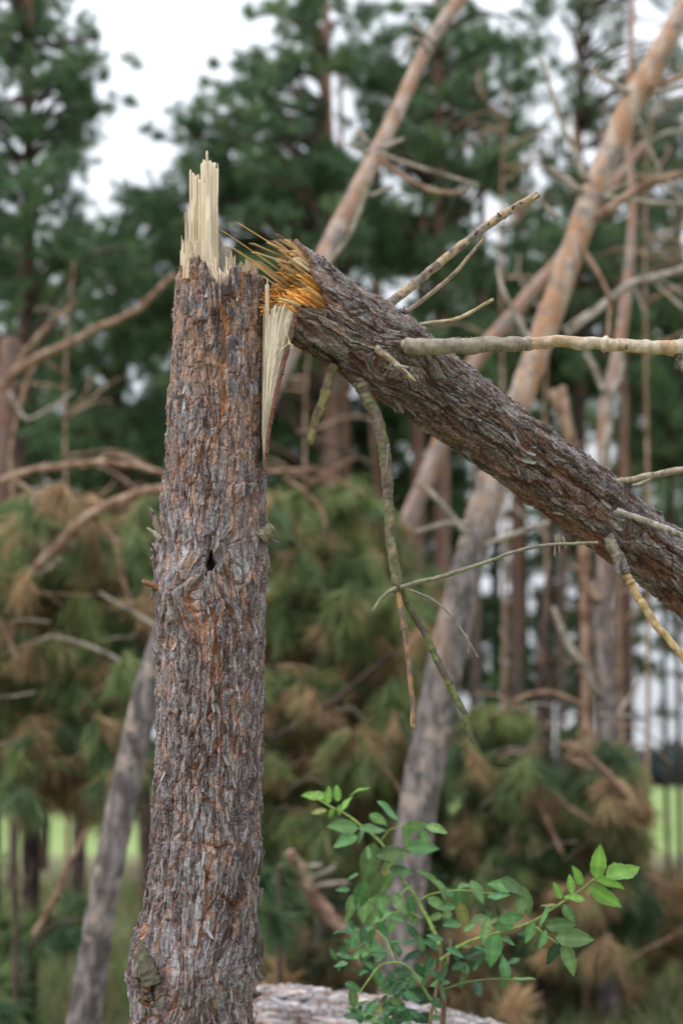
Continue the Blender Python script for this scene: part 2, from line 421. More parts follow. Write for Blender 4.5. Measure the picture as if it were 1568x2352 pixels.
    # lifted flakes
    if flakes:
        r = rng(seed + 60); s_lo, s_hi = flake_s or (Ss[0], Ss[-1])
        kth = r.uniform(-math.pi, math.pi, flakes); ks = r.uniform(s_lo, s_hi, flakes)
        for q in range(flakes):
            if any(abs(ks[q] - kk[1]) < .045 and abs(kth[q] - kk[0]) < .4 for kk in knots): continue
            if cut is not None and ks[q] > cut(np.array([kth[q]]))[0] - .03: continue
            ii = min(np.searchsorted(Ss, ks[q]), nS - 1); jj = int((kth[q] % (2 * math.pi)) / (2 * math.pi) * nA) % nA
            dv = math.cos(kth[q]) * N[ii] + math.sin(kth[q]) * B[ii]; tv = np.cross(T[ii], dv)
            base = C[ii] + dv * (R[ii] + H[ii, jj] + .0005)
            ln = r.uniform(.010, .038) * k; wd = ln * r.uniform(.2, .45); lift = r.uniform(.002, .010) * k ** .5
            up_ = 1 if r.random() < .5 else -1; rot = r.normal() * .25
            g5 = np.linspace(0, 1, 4); g3 = np.array([-1, 0, 1.])
            gu, gv = np.meshgrid(g5, g3, indexing='ij')
            wv = wd / 2 * (1 - .55 * np.abs(gu - .45) * 1.3) * (1 + .35 * (r.random(gu.shape) - .5))
            lv = (gu * ln + (r.random(gu.shape) - .5) * ln * .16) * up_
            px = gv * wv + lv * rot
            hh = lift * gu ** 1.6 - (gv * wd / 2) ** 2 / (2 * R[ii]) + (np.abs(gv) * -.0012)
            Vf = base + px[..., None] * tv + lv[..., None] * T[ii] + hh[..., None] * dv
            Vb = Vf - dv * .0014
            Vv = np.concatenate([Vf.reshape(-1, 3), Vb.reshape(-1, 3)])
            fs = []
            for x in range(3):
                for y in range(2):
                    p0 = x * 3 + y; fs.append([p0, p0 + 1, p0 + 4, p0 + 3]); fs.append([12 + p0 + 3, 12 + p0 + 4, 12 + p0 + 1, 12 + p0])
            bd = [0, 1, 2, 5, 8, 11, 10, 9, 6, 3]
            for x in range(10): fs.append([bd[x], bd[(x + 1) % 10], 12 + bd[(x + 1) % 10], 12 + bd[x]])
            cc = c.reshape(nS, nA, 3)[ii, jj] * r.uniform(.7, 1.35)
            if r.random() < .3: cc = light * r.uniform(.6, 1)
            acc.add(Vv, np.array(fs), cc)
    o = acc.build(name, mat, parent)
    info = dict(C=C, R=R, N=N, B=B, T=T, S=Ss, H=H)
    return o, info

def slab(acc, cols, base_v, Y, thick, seed, colour, grain=.0018, fibre=3.0, jag=8, curve=.0, colour2=None, rows=26, left=None, right=None):
    """splintered slab of wood: cols = [(u, top_v)...] its ragged top; separate fibres, real thickness.
    left/right: optional edge polylines [(v,u)...] when the sides are not vertical"""
    r = rng(seed); u0, u1 = cols[0][0], cols[-1][0]
    nf = max(2, int((u1 - u0) / fibre)); us = np.linspace(u0, u1, nf + 1); us[1:-1] += r.uniform(-.47, .47, nf - 1) * (u1 - u0) / nf
    cu, cv = np.array(cols, float).T
    nn = r.normal(size=nf)
    V = []; Cc = []; fs = []; base = 0
    n_u = []
    for i in range(nf):
        a_, b_ = us[i], us[i + 1]
        for q, uu in enumerate((a_, (a_ + b_) / 2, b_)):
            tv = np.interp((a_ + b_) / 2, cu, cv) + nn[i] * jag * .5 + (r.random() * jag if q != 1 else -r.random() * jag * .4)
            n_u.append((uu, tv, 0 if q == 1 else 1))
    cw = r.normal(size=nf) * .5 + .0
    gphase = r.random(nf); ge = r.random(nf + 1) ** 4 * 2.6 + .12
    gphase = np.convolve(np.pad(gphase, 2, 'edge'), np.ones(5) / 5, 'valid') * 1.5 + gphase * .25
    vs = np.linspace(0, 1, rows)
    nu = len(n_u)
    ii_, kk_ = np.meshgrid(np.arange(nu) * .5, np.arange(rows) * 1.0, indexing='ij'); stn = fnoise(ii_, kk_, nu * .5 + 40, 2.2, 14, seed, 3)
    front = np.zeros((nu, rows, 3)); colr = np.zeros((nu, rows, 3))
    c2 = np.array(colour2 if colour2 is not None else [x * .55 for x in colour])
    for i, (uu, tv, e) in enumerate(n_u):
        fi = i // 3; f = (uu - u0) / (u1 - u0)
        bv = np.interp(uu, cu, np.full(len(cu), base_v)) if not callable(base_v) else base_v(uu)
        vv = bv + (tv - bv) * vs
        if left is not None:
            lu = np.interp(vv, *zip(*left)); ru = np.interp(vv, *zip(*right)); ux = lu + (ru - lu) * f
        else: ux = np.full(rows, uu)
        dep = gphase[fi] * grain * 1.6 + (grain * ge[fi + (i % 3 == 2)] if e else 0) + np.interp(vs, [0, .3, .6, 1], nn[fi] * grain * np.array([.2, .5, -.3, .6])) + (((f - .5) * 2) ** 2) * curve + r.normal(size=rows) * grain * .08
        for k in range(rows):
            front[i, k] = P(ux[k], vv[k], Y + dep[k])
        mixf = np.clip(.75 * sstep(stn[i], .50, .78) + np.clip(cw[fi], 0, 1) * .25 + .22 * e * min(1, ge[fi]) + .14 * r.random(rows) + .25 * np.interp(vs, [0, .25, 1], [1, .2, 0]), 0, 1)
        colr[i] = np.array(colour)[None] * (1 - mixf[:, None]) + c2[None] * mixf[:, None]
    tp = np.linspace(1, .25, rows)[None, :, None]
    back = front + np.array([0, 1, 0]) * (thick * tp)
    V = np.concatenate([front.reshape(-1, 3), back.reshape(-1, 3)])
    o = nu * rows
    i = np.arange(nu - 1)[:, None] * rows; k = np.arange(rows - 1)[None]
    q = np.stack([i + k, i + rows + k, i + rows + k + 1, i + k + 1], -1).reshape(-1, 4)
    fl = [q, q[:, ::-1] + o]
    kk = np.arange(rows - 1); fl.append(np.stack([kk + 1, kk, o + kk, o + kk + 1], 1)[:, ::-1])
    e = (nu - 1) * rows; fl.append(np.stack([e + kk, e + kk + 1, o + e + kk + 1, o + e + kk], 1)[:, ::-1])
    ii = np.arange(nu - 1) * rows
    fl.append(np.stack([ii + rows - 1, ii + 2 * rows - 1, o + ii + 2 * rows - 1, o + ii + rows - 1], 1))
    fl.append(np.stack([ii, ii + rows, o + ii + rows, o + ii], 1)[:, ::-1])
    acc.add(V, np.concatenate(fl), np.concatenate([colr.reshape(-1, 3), colr.reshape(-1, 3) * .9]))

def spike(acc, p0, p1, w, seed, colour, flat=.5, bend=0):
    """a splinter: tapered four-sided sliver from p0 to a slanted point p1"""
    r = rng(seed); p0 = np.array(p0); p1 = np.array(p1); d = p1 - p0; L = np.linalg.norm(d); d = d / L
    s = np.cross(d, [0, 1, 0.01]); s /= np.linalg.norm(s); t = np.cross(d, s)
    bn = (s * r.normal() + t * r.normal()) * bend * L
    V = []; ts = [0, .35, .7, .9, 1]
    for x in ts:
        ww = w * (1 - .35 * x if x < .95 else .08) * (1 + .15 * r.normal())
        c = p0 + d * L * x + bn * x * x
        sl = .5 * w if x == 1 else 0
        for sx, tx in ((-1, -1), (1, -1), (1, 1), (-1, 1)):
            V.append(c + s * (sx * ww / 2 + sl * .7) + t * tx * ww * flat / 2)
    fs = [[a * 4 + b, a * 4 + (b + 1) % 4, a * 4 + 4 + (b + 1) % 4, a * 4 + 4 + b] for a in range(4) for b in range(4)]
    fs += [[16, 17, 18, 19], [3, 2, 1, 0]]
    col = np.array(colour) * r.uniform(.75, 1.2)
    acc.add(np.array(V), np.array(fs), col)

# ------------------------------------------------------------------ ground, field
def sheet(name, x0, x1, y0, y1, nx, ny, zf, mat, kind='structure'):
    xs = np.linspace(x0, x1, nx); ys = y0 + (y1 - y0) * np.linspace(0, 1, ny) ** 1.6
    X, Yy = np.meshgrid(xs, ys); V = np.stack([X, Yy, zf(X, Yy)], -1).reshape(-1, 3)
    i = np.arange(ny - 1)[:, None] * nx; j = np.arange(nx - 1)[None]
    q = np.stack([i + j, i + j + 1, i + nx + j + 1, i + nx + j], -1).reshape(-1, 4)
    o = mesh(name, V, q, mat, smooth=True); o['kind'] = kind; return o
gz = lambda X, Y: .05 * np.sin(X * 1.3 + 1) * np.sin(Y * .9) * np.clip((26 - Y) / 10, 0, 1) - .03 + .02 * np.sin(X * 3.1 + Y * 2.3) * np.clip((26 - Y) / 10, 0, 1)
sheet('ground', -900, 900, -20, 1500, 3, 3, lambda X, Y: X * 0 - .12, M_field)
sheet('forest_floor', -40, 40, -6, 30, 260, 160, gz, M_ground)

# grass
def blades(name, n, seed, area, hgt, cols, label, cat):
    r = rng(seed); x0, x1, y0, y1 = area
    Y = y0 + (y1 - y0) * r.random(n) ** 1.3; X = r.uniform(x0, x1, n) * Y / y1
    Z = gz(X, Y)
    L = hgt * (.4 + r.random(n)); ang = r.random(n) * 6.28; bend = r.normal(size=(n, 2)) * .35
    w = .004 + .003 * r.random(n); w = w * (Y / 5)
    b = np.stack([X, Y, Z], 1); side = np.stack([np.cos(ang), np.sin(ang), ang * 0], 1) * w[:, None]
    m = b + np.stack([bend[:, 0] * L * .4, bend[:, 1] * L * .4, L * .6], 1); tp = b + np.stack([bend[:, 0] * L, bend[:, 1] * L, L], 1)
    V = np.stack([b - side, b + side, m + side * .7, m - side * .7, tp], 1).reshape(-1, 3)
    i = np.arange(n) * 5
    cc = np.array(cols)[r.integers(0, len(cols), n)] * r.uniform(.7, 1.3, (n, 1))
    o = mesh(name, V, [np.stack([i, i + 1, i + 2, i + 3], 1), np.stack([i + 3, i + 2, i + 4], 1)], M_needle, None, np.repeat(cc, 5, 0))
    tag(o, label, cat, kind='stuff'); return o
blades('grass', 60000, 3, (-7.5, 7.5, 4.5, 20), .22, [(.22, .29, .11), (.17, .25, .09), (.38, .33, .19), (.28, .22, .12), (.13, .18, .07)], 'thin green and straw coloured grass covering the forest floor', 'grass')

# ------------------------------------------------------------------ pine foliage
def tufts(Cn, Ax, K, L, w, spread, colr, seed):
    """Cn, Ax (n,3): needle tufts as sprays of narrow blades"""
    r = rng(seed); n = len(Cn)
    D = Ax[:, None] + r.normal(size=(n, K, 3)) * spread; D /= np.linalg.norm(D, axis=2)[..., None]
    base = Cn[:, None] - Ax[:, None] * L * .5 * r.random((n, K, 1))
    ln = L * (.65 + .6 * r.random((n, K, 1)))
    sd_ = np.cross(D, r.normal(size=(n, K, 3))); sd_ /= np.linalg.norm(sd_, axis=2)[..., None]
    m = base + D * ln * .45
    V = np.stack([base, m + sd_ * w * .5, base + D * ln, m - sd_ * w * .5], 2).reshape(-1, 3)
    cc = np.repeat(np.repeat(colr[:, None], K, 1) * r.uniform(.75, 1.25, (n, K, 1)), 4, 0).reshape(n, K, 4, 3) if False else np.repeat((colr[:, None] * r.uniform(.75, 1.25, (n, K, 1))).reshape(-1, 3), 4, 0)
    f = np.arange(n * K * 4).reshape(-1, 4)
    return V, f, cc
GREEN = [(.100, .180, .085), (.130, .220, .100), (.085, .150, .078), (.170, .250, .110)]
LGREEN = [(.10, .17, .09), (.08, .15, .085), (.13, .18, .09), (.16, .16, .10)]
MIXED = [(.21, .28, .11), (.16, .23, .09), (.27, .32, .12), (.42, .29, .16), (.52, .36, .21), (.18, .24, .10), (.12, .18, .08), (.25, .30, .12), (.35, .32, .15), (.36, .24, .13)]
BROWN = [(.48, .32, .18), (.40, .25, .13), (.54, .38, .22), (.30, .21, .11), (.20, .21, .09)]

def crown(clumps, seed, cols, Kn=14, L=.13, w=.011, dens=1.0, droop=0.0, spread=.5, tw=3):
    """clumps: rows (x,y,z,r)"""
    r = rng(seed); out = Acc(); tips = []
    for (x, y, z, R) in clumps:
        n = max(4, int(dens * 56 * (R / .35) ** 2 * r.uniform(.6, 1.3)))
        d = r.normal(size=(n, 3)); d[:, 2] = d[:, 2] * .8 + (.25 - droop * .8); d /= np.linalg.norm(d, axis=1)[:, None]
        rad = R * (.45 + .65 * r.random(n) ** .6)
        ctr = np.array([x, y, z])
        C_, A_ = [], []
        own = cols[r.integers(0, len(cols))]; colbase = np.where(r.random((n, 1)) < .6, np.array(own)[None], np.array(cols)[r.integers(0, len(cols), n)])
        for f in np.linspace(1, .5, tw):
            C_.append(ctr + d * (rad * f)[:, None] * np.array([1, 1, .8]) - np.array([0, 0, droop * .35]) * (f ** 2) * R)
            A = d * (1 - droop * .45) + np.array([0, 0, .45 - droop * 1.25]) + r.normal(size=(n, 3)) * .25
            A_.append(A / np.linalg.norm(A, axis=1)[:, None])
        Cn = np.concatenate(C_); An = np.concatenate(A_); cb = np.tile(colbase, (tw, 1)) * r.uniform(.8, 1.2, (n * tw, 1))
        out.add(*tufts(Cn, An, Kn, L, w, spread, cb, int(r.integers(1e9))))
    return out
def clumps_from(regions, Y, seed, dY=1.2, mul=2.5, rs=.78):
    """regions (u0,v0,u1,v1,n,r_px) -> clumps at real distances round Y"""
    r = rng(seed); out = []
    for (u0, v0, u1, v1, n, rp) in regions:
        for _ in range(int(n * mul)):
            yy = Y + r.normal() * dY * .6; v = r.uniform(v0, v1); u = r.uniform(u0, u1)
            p, s = ray(u, v, yy); out.append((*p, rp * rs * s * r.uniform(.45, 1.35)))
    return out
def ground_pt(u, Y): 
    p = P(u, 1790, Y); return np.array([p[0], Y, 0.])
def limbs(root, trunkC, clumps, seed, mat, rad, frac=1.0):
    r = rng(seed); zt = trunkC[:, 2]
    for (x, y, z, R) in clumps:
        if r.random() > frac: continue
        q = np.array([x, y, z]); dist = np.linalg.norm((trunkC - q)[:, :2], axis=1).min()
        h = z - dist * .35; a = trunkC[np.abs(zt - h).argmin()]
        mid = (a + q) / 2 + np.array([0, 0, .10 * dist]) + r.normal(size=3) * .06 * max(dist, .3)
        C = spline([a, mid, q], 9); mesh('limb', *tube(C, np.linspace(rad, rad * .25, 9), 5, int(r.integers(1e9))), mat, root, smooth=True)
def pine(name, label, path, Y, regions, seed, tmat, cols=GREEN, dens=1.0, L=.12, w=.010, K=15, group=None, lmat=None, extra=(), dY=1.2, droop=0., lfrac=.45, lrad=None):
    """path rows (u,v,width): trunk centre line from just above the ground upwards"""
    pts = [list(q) for q in path]
    g0 = ground_pt(pts[0][0], Y); 
    p = [[*(g0 - np.array([0, 0, .12])), pts[0][2] / 2 * PX(1790, Y) * 1.12]] if P(pts[0][0], pts[0][1], Y)[2] > .05 else []
    for u, v, ww in pts:
        q, s = ray(u, v, Y); p.append([*q, ww / 2 * s])
    sp = spline(p, max(24, len(p) * 14))
    root = thing(name, tuple(g0), label, 'tree', group)
    V, Fl = tube(sp[:, :3], sp[:, 3], 16, seed, .05)
    mesh('trunk', V, Fl, tmat, root, smooth=True)
    cl = list(clumps_from(regions, Y, seed, dY, 3.9, .92)) + [(*ray(u, v, Y)[0], rp * PX(v, Y)) for (u, v, rp) in extra]
    if cl:
        limbs(root, sp[:, :3], cl, seed + 1, lmat or M_limbdark, (lrad or .5 * sp[:, 3].mean()), lfrac)
        crown(cl, seed + 2, cols, K, L, w, dens * .35, droop).build('crown', M_needle, root)
    return root
def branch(root, pts, Y, mat, seed=0, name='branch', k=8):
    V, Fl = uvtube(pts, Y, k, seed, wob=.6); return mesh(name, V, Fl, mat, root, smooth=True)

#BG_START
# big crowns against the sky
pine('pine_tree', 'tall dense pine filling the upper left corner beside the open sky', [(-70, 2060, 46), (10, 1400, 40), (62, 700, 34), (66, 0, 22), (62, -250, 14)], 13,
     [(-150, -120, 190, 110, 12, 62), (-150, 110, 220, 300, 11, 55), (-150, 300, 190, 540, 15, 55), (-150, 560, 110, 1000, 9, 60), (120, 520, 380, 640, 5, 50)],
     11, M_pineD, dens=1.35, extra=[(303, 140, 20), (240, 172, 12), (280, 235, 28), (240, 250, 30), (215, 90, 25)])
pine('pine_tree', 'broad dark green pine behind the splintered top of the broken trunk', [(755, 2080, 50), (758, 1400, 44), (755, 700, 34), (752, 300, 26), (745, -100, 14)], 14,
     [(500, 150, 650, 260, 6, 42), (420, 240, 760, 420, 16, 52), (360, 380, 800, 620, 24, 58), (340, 600, 720, 900, 18, 62), (640, 0, 830, 180, 7, 48), (560, -60, 700, 40, 2, 35)],
     21, M_pineF, dens=1.35, extra=[(560, 128, 24), (485, 200, 26), (410, 255, 26), (350, 320, 26), (335, 300, 16)])
pine('pine_tree', 'dark pine standing between the two leaning trunks, its crown against the white sky', [(1012, 2080, 44), (1014, 1300, 38), (1010, 700, 32), (1005, 100, 20), (1000, -200, 10)], 15,
     [(840, 20, 1230, 200, 13, 55), (830, 190, 1190, 400, 16, 55), (840, 380, 1080, 620, 12, 55), (860, 600, 1100, 900, 8, 55)],
     31, M_pineF, dens=1.25)
pine('pine_tree', 'dense pine left of the broken trunk, in the gap below the open sky', [(345, 2100, 40), (310, 1400, 36), (270, 900, 28), (275, 520, 16)], 16,
     [(240, 440, 400, 560, 5, 45), (170, 560, 420, 800, 14, 58), (100, 760, 400, 1050, 15, 60)],
     41, M_pineD, dens=1.05)
pine('pine_tree', 'sparse light green pine in the top right corner behind the orange leaning trunk', [(1330, 2050, 30), (1335, 1300, 26), (1330, 600, 20), (1330, -100, 12)], 17,
     [(1230, -60, 1600, 140, 10, 45), (1250, 140, 1600, 420, 15, 48), (1230, 420, 1600, 700, 12, 48)],
     51, M_pineD, LGREEN, dens=.5, L=.15, w=.009)
pine('pine_tree', 'pine behind the leaning trunks, deep green low crown above the horizontal branch', [(1180, 2040, 34), (1186, 1300, 30), (1188, 700, 24), (1190, 380, 10)], 19,
     [(1080, 560, 1300, 760, 9, 55), (1050, 700, 1350, 1000, 13, 58)],
     61, M_pineF, dens=.8, L=.16, w=.014)
pine('pine_tree', 'pine at the right edge with dark foliage behind the bare branches', [(1640, 2030, 30), (1620, 1500, 28), (1580, 900, 24), (1540, 300, 14)], 18,
     [(1380, 620, 1620, 900, 12, 52), (1420, 880, 1620, 1130, 9, 48)],
     71, M_pineF, dens=.8, L=.16, w=.014)
pine('pine_tree', 'far pine behind the hinge of the broken trunk, dark crown low over the undergrowth', [(880, 2010, 36), (872, 1300, 32), (866, 700, 22), (866, 500, 10)], 21,
     [(640, 760, 1060, 1000, 16, 62), (620, 960, 1060, 1200, 14, 62)],
     81, M_pineF, dens=.8, L=.18, w=.018)
pine('pine_tree', 'far pine at the left edge whose low crown hides the field', [(-60, 2000, 30), (20, 1300, 26), (120, 760, 12)], 22,
     [(-120, 980, 420, 1200, 16, 62), (-100, 1180, 360, 1420, 12, 60)],
     91, M_pineD, dens=.7, L=.18, w=.018)

for i, (u, Y, regs, d_, lab) in enumerate([
    (560, 20, [(380, 560, 760, 800, 12, 60), (360, 800, 760, 1080, 14, 60)], .9, 'pine hidden behind the upper half of the broken trunk, crown dark green'),
    (1130, 24, [(980, 820, 1300, 1050, 12, 55), (960, 1040, 1330, 1300, 10, 50)], .4, 'far pine with a low dark crown seen under the sloping broken trunk'),
    (1350, 24, [(1230, 1080, 1480, 1330, 11, 46), (1180, 1300, 1420, 1560, 10, 44)], .32, 'far thin pine with twinkling gaps, right of the thick leaning pine'),
    (1690, 23, [(1430, 1080, 1620, 1350, 9, 46), (1440, 1340, 1620, 1640, 8, 40)], .26, 'far thin pine at the right edge above the field'),
    (1240, 22, [(1120, 1380, 1330, 1640, 11, 46)], .36, 'far dark pine whose low boughs show just above the rusty undergrowth'),
    (30, 19, [(-120, 560, 160, 840, 10, 60), (-120, 820, 240, 1120, 16, 60)], .42, 'pine behind the snapped tan pine at the left edge'),
    (430, 24, [(200, 1000, 620, 1250, 14, 62), (240, 1240, 640, 1500, 14, 62)], .8, 'far pine behind the middle of the broken trunk'),
    (940, 25, [(700, 1150, 1100, 1420, 14, 62), (780, 1400, 1100, 1700, 12, 60)], .8, 'far pine behind the hanging mossy branch'),
    (1640, 26, [(1480, 1000, 1700, 1300, 9, 56), (1350, 860, 1620, 1060, 12, 56)], .6, 'far pine at the right edge beyond the sloping trunk'),
    (100, 25, [(-80, 1400, 330, 1700, 12, 60), (-80, 1640, 330, 1800, 8, 50)], .8, 'far dark pine low behind the drooping boughs at left'),
    (620, 24, [(380, 1500, 760, 1800, 14, 62)], .8, 'far dark pine low behind the broken trunk')]):
    gv = 1790 + 1.5 / Y * F; top = min(q[1] for q in regs) - 20
    pine('pine_tree', lab, [(u, gv - 20, 26), (u + 8, (gv + top) / 2, 22), (u - 5, top, 9)], Y, regs, 500 + i * 9, M_pineD, dens=d_, L=.2, w=.02, K=13, group='pines of the wood behind')
# slender trunks of the wood behind on the right and in the middle
r_ = random.Random(5)
slim = [(1085, 26, 16, 'F', 'red-brown pine trunk directly left of the thick leaning pine'), (880, 22, 18, 'F', 'thin red-brown pine trunk behind the hanging mossy branch'), (1410, 24, 16, 'F', 'red-brown pine trunk close to the right of the slender standing pine'), (1450, 20, 19, 'F', 'brown pine trunk in the thin wood at right, its foot in the field gap'),
        (1440, 18, 21, 'F', 'thin pine trunk just right of the grey-orange standing pine'),
        (1532, 13, 20, 'D', 'dark thin pine trunk rising from the bright field at right'),
        (1562, 13, 18, 'D', 'dark pine trunk at the right edge of the field gap'),
        (1295, 20, 20, 'F', 'reddish slim pine left of the grey-orange standing pine'),
        (1258, 15, 23, 'D', 'thin dark pine in the twinkling wood right of the big leaning trunk'),
        (950, 34, 15, 'F', 'red-brown pine trunk just left of the smaller leaning pine'),
        (800, 26, 17, 'F', 'dark red pine trunk rising behind the folded break'),
        (1215, 16, 24, 'D', 'slim pine close to the right side of the big leaning trunk'),
        (180, 34, 14, 'D', 'dark pine trunk low at left before the bright field')]
for i, (u, w_, Y, m_, lab) in enumerate(slim):
    gv = 1790 + 1.5 / Y * F
    reg = [(u - 90, 250 + 40 * (i % 4), u + 90, 900, 7, 42)] if i != 12 else [(60, 1500, 330, 1750, 8, 60)]
    top = 120 + 60 * (i % 5) if i != 12 else 1450
    pine('pine_tree', lab, [(u + r_.uniform(-4, 4), gv - 30, w_), (u + r_.uniform(-12, 12), 1400 if i != 12 else 1750, w_ * .92), (u + r_.uniform(-25, 25), 900 if i != 12 else 1600, w_ * .8), (u + r_.uniform(-30, 30), top, w_ * .4)],
         Y, reg, 200 + i * 7, M_pineF if m_ == 'F' else M_pineD, dens=.6, L=.18, w=.016, dY=.8, lfrac=.5, group='pines of the wood behind')

# leaning pine A (behind, runs from lower left to the top)
pa = thing('leaning_pine_tree', tuple(ground_pt(120, 6.2)), 'slim pine leaning steeply right, grey at lower left and pinkish at the top', 'tree')
ptA = [(120, 2600, 90), (165, 2440, 84), (195, 2330, 78), (240, 2050, 72), (285, 1830, 70), (338, 1590, 66), (400, 1400, 64), (480, 1200, 62), (590, 960, 60), (668, 800, 58), (745, 590, 56), (830, 420, 52), (905, 270, 46), (985, 100, 42), (1070, -20, 40), (1200, -190, 34), (1330, -330, 26)]
sA = spline([(a, b, c, 6.2) for a, b, c in ptA], 180)
cA = np.array([P(q[0], q[1], 6.2 + max(0, (1200 - q[1])) * .0009) for q in sA]); rA = np.array([q[2] / 2 * PX(q[1], 6.2) * (.86 if q[1] < 1200 else .95) for q in sA])
cA = np.vstack([[cA[0][0] - .05, 6.2, -.1], cA]); rA = np.append(rA[0] * 1.1, rA)
V, Fl = tube(cA, rA, 20, 3, .04); mesh('trunk', V, Fl, M_pineA, pa, smooth=True)
for i, q in enumerate([[(848, 352, 14), (825, 338, 13), (800, 328, 12)], [(850, 330, 14), (835, 312, 14), (822, 298, 13)], [(868, 340, 12), (900, 328, 11), (926, 320, 10)],
                       [(865, 350, 14), (920, 372, 11), (1000, 395, 9), (1100, 425, 6)], [(875, 365, 16), (910, 395, 14), (960, 425, 13), (1020, 442, 11), (1080, 435, 7)],
                       [(1000, 100, 13), (970, 75, 11), (942, 52, 8)], [(985, 120, 12), (950, 90, 10), (920, 135, 7)], [(820, 430, 10), (850, 450, 9), (895, 430, 7), (905, 432, 5)], [(740, 620, 10), (800, 545, 10), (838, 450, 8), (850, 380, 6)],
                       [(275, 1840, 10), (318, 1822, 8)], [(170, 2330, 12), (192, 2290, 10), (186, 2270, 6)]]):
    branch(pa, q, 6.3, M_limbgrey if i != 4 else M_limb, 300 + i)
# leaning pine B
pb = thing('leaning_pine_tree', tuple(ground_pt(860, 7.0)), 'thick leaning pine crossing the right half, orange above and lilac grey below', 'tree')
ptB = [(862, 2600, 96), (885, 2430, 90), (905, 2310, 88), (930, 2080, 88), (962, 1840, 88), (992, 1680, 87), (1020, 1540, 84), (1050, 1400, 79), (1082, 1270, 70), (1105, 1190, 76), (1130, 1110, 60), (1190, 930, 58), (1228, 820, 58), (1285, 660, 58), (1330, 530, 57), (1362, 445, 63), (1400, 350, 56), (1450, 235, 55), (1475, 195, 60), (1510, 130, 50), (1570, 20, 48), (1650, -130, 42), (1780, -330, 34)]
sB = spline([(a, b, c, 7.) for a, b, c in ptB], 220)
cB = np.array([P(q[0], q[1], 7.0) for q in sB]); rB = np.array([q[2] / 2 * PX(q[1], 7.) for q in sB])
cB = np.vstack([[cB[0][0] - .04, 7.0, -.1], cB]); rB = np.append(rB[0] * 1.1, rB)
V, Fl = tube(cB, rB, 24, 5, .04); mesh('trunk', V, Fl, M_pineB, pb, smooth=True)
for i, (g, q) in enumerate([(1, [(1335, 440, 18), (1300, 415, 18), (1262, 385, 17)]), (1, [(1440, 215, 16), (1400, 188, 14), (1355, 160, 13)]), (1, [(1345, 415, 16), (1320, 350, 14), (1290, 280, 12), (1262, 200, 10), (1242, 130, 7)]),
                       (0, [(1490, 200, 16), (1530, 188, 16), (1600, 160, 14)]), (1, [(1500, 212, 15), (1550, 203, 14), (1620, 178, 12)]), (1, [(1385, 445, 13), (1420, 430, 12), (1448, 420, 10)]),
                       (1, [(1385, 452, 13), (1450, 460, 12), (1580, 470, 11)]), (0, [(1370, 500, 22), (1410, 470, 22), (1460, 435, 22), (1520, 408, 20), (1600, 392, 17)]), (1, [(1280, 500, 11), (1240, 465, 9), (1215, 450, 7)]),
                       (1, [(1225, 790, 13), (1190, 730, 13), (1160, 680, 11), (1142, 615, 8)]), (1, [(1080, 1235, 14), (1030, 1180, 13), (985, 1130, 12), (955, 1110, 9)]), (1, [(1075, 1200, 10), (1010, 1205, 12), (955, 1222, 11)]),
                       (1, [(1110, 1250, 12), (1180, 1225, 11), (1260, 1200, 8)]), (1, [(1092, 1220, 13), (1095, 1150, 11), (1100, 1085, 12)]), (0, [(1330, 560, 14), (1380, 640, 12), (1400, 700, 10), (1390, 800, 8)])]):
    branch(pb, q, 6.95, M_limbgrey if g else M_limb, 330 + i)
# smaller leaning pine C
pc = thing('leaning_pine_tree', tuple(ground_pt(760, 9.9)), 'smaller tan leaning pine half hidden behind the thick leaning pine', 'tree')
ptC = [(730, 2260, 60), (790, 1900, 58), (850, 1580, 56), (905, 1320, 54), (930, 1215, 52), (985, 1085, 50), (1045, 930, 48), (1090, 830, 46), (1160, 745, 44), (1225, 665, 40), (1290, 590, 36), (1370, 470, 30), (1480, 330, 22)]
ptC = [(q[0], q[1], q[2] * .82) for q in ptC]; sC = spline(ptC, 120); cC = np.array([P(q[0], q[1], 9.9) for q in sC]); rC = np.array([q[2] / 2 * PX(q[1], 9.9) for q in sC])
cC = np.vstack([[cC[0][0] - .1, 9.9, -.1], cC]); rC = np.append(rC[0] * 1.1, rC)
V, Fl = tube(cC, rC, 18, 6, .04); mesh('trunk', V, Fl, M_pineS, pc, smooth=True)
# standing pine D
pd_ = thing('pine_tree', tuple(ground_pt(1392, 8.9)), 'slender standing pine right of centre, orange trunk turning grey near the grass', 'tree')
ptD = [(1395, 2300, 58), (1388, 2100, 52), (1385, 1850, 46), (1392, 1650, 42), (1382, 1450, 38), (1388, 1250, 34), (1384, 1060, 32), (1392, 930, 30), (1420, 800, 28), (1440, 650, 24), (1452, 480, 20), (1442, 330, 16), (1448, 150, 14), (1450, -40, 12)]
sD = spline(ptD, 140); cD = np.array([P(q[0], q[1], 8.9) for q in sD]); rD = np.array([q[2] / 2 * PX(q[1], 8.9) for q in sD])
cD = np.vstack([[cD[0][0], 8.9, -.1], cD]); rD = np.append(rD[0] * 1.05, rD)
V, Fl = tube(cD, rD, 16, 7, .05); mesh('trunk', V, Fl, M_pineS, pd_, smooth=True)
for i, (g, q) in enumerate([(1, [(1378, 1600, 14), (1340, 1530, 16), (1300, 1470, 15), (1270, 1395, 11)]), (0, [(1375, 1380, 20), (1340, 1330, 20), (1312, 1300, 18)]), (1, [(1385, 900, 14), (1365, 850, 14), (1345, 810, 12)]),
                       (1, [(1380, 1100, 9), (1395, 990, 20), (1398, 930, 18), (1430, 830, 12)]), (1, [(1392, 1680, 10), (1430, 1620, 9), (1470, 1560, 6)]), (0, [(1390, 1770, 10), (1340, 1730, 9), (1280, 1705, 7)])]):
    branch(pd_, q, 8.85, M_limbgrey if g else M_limb, 360 + i)
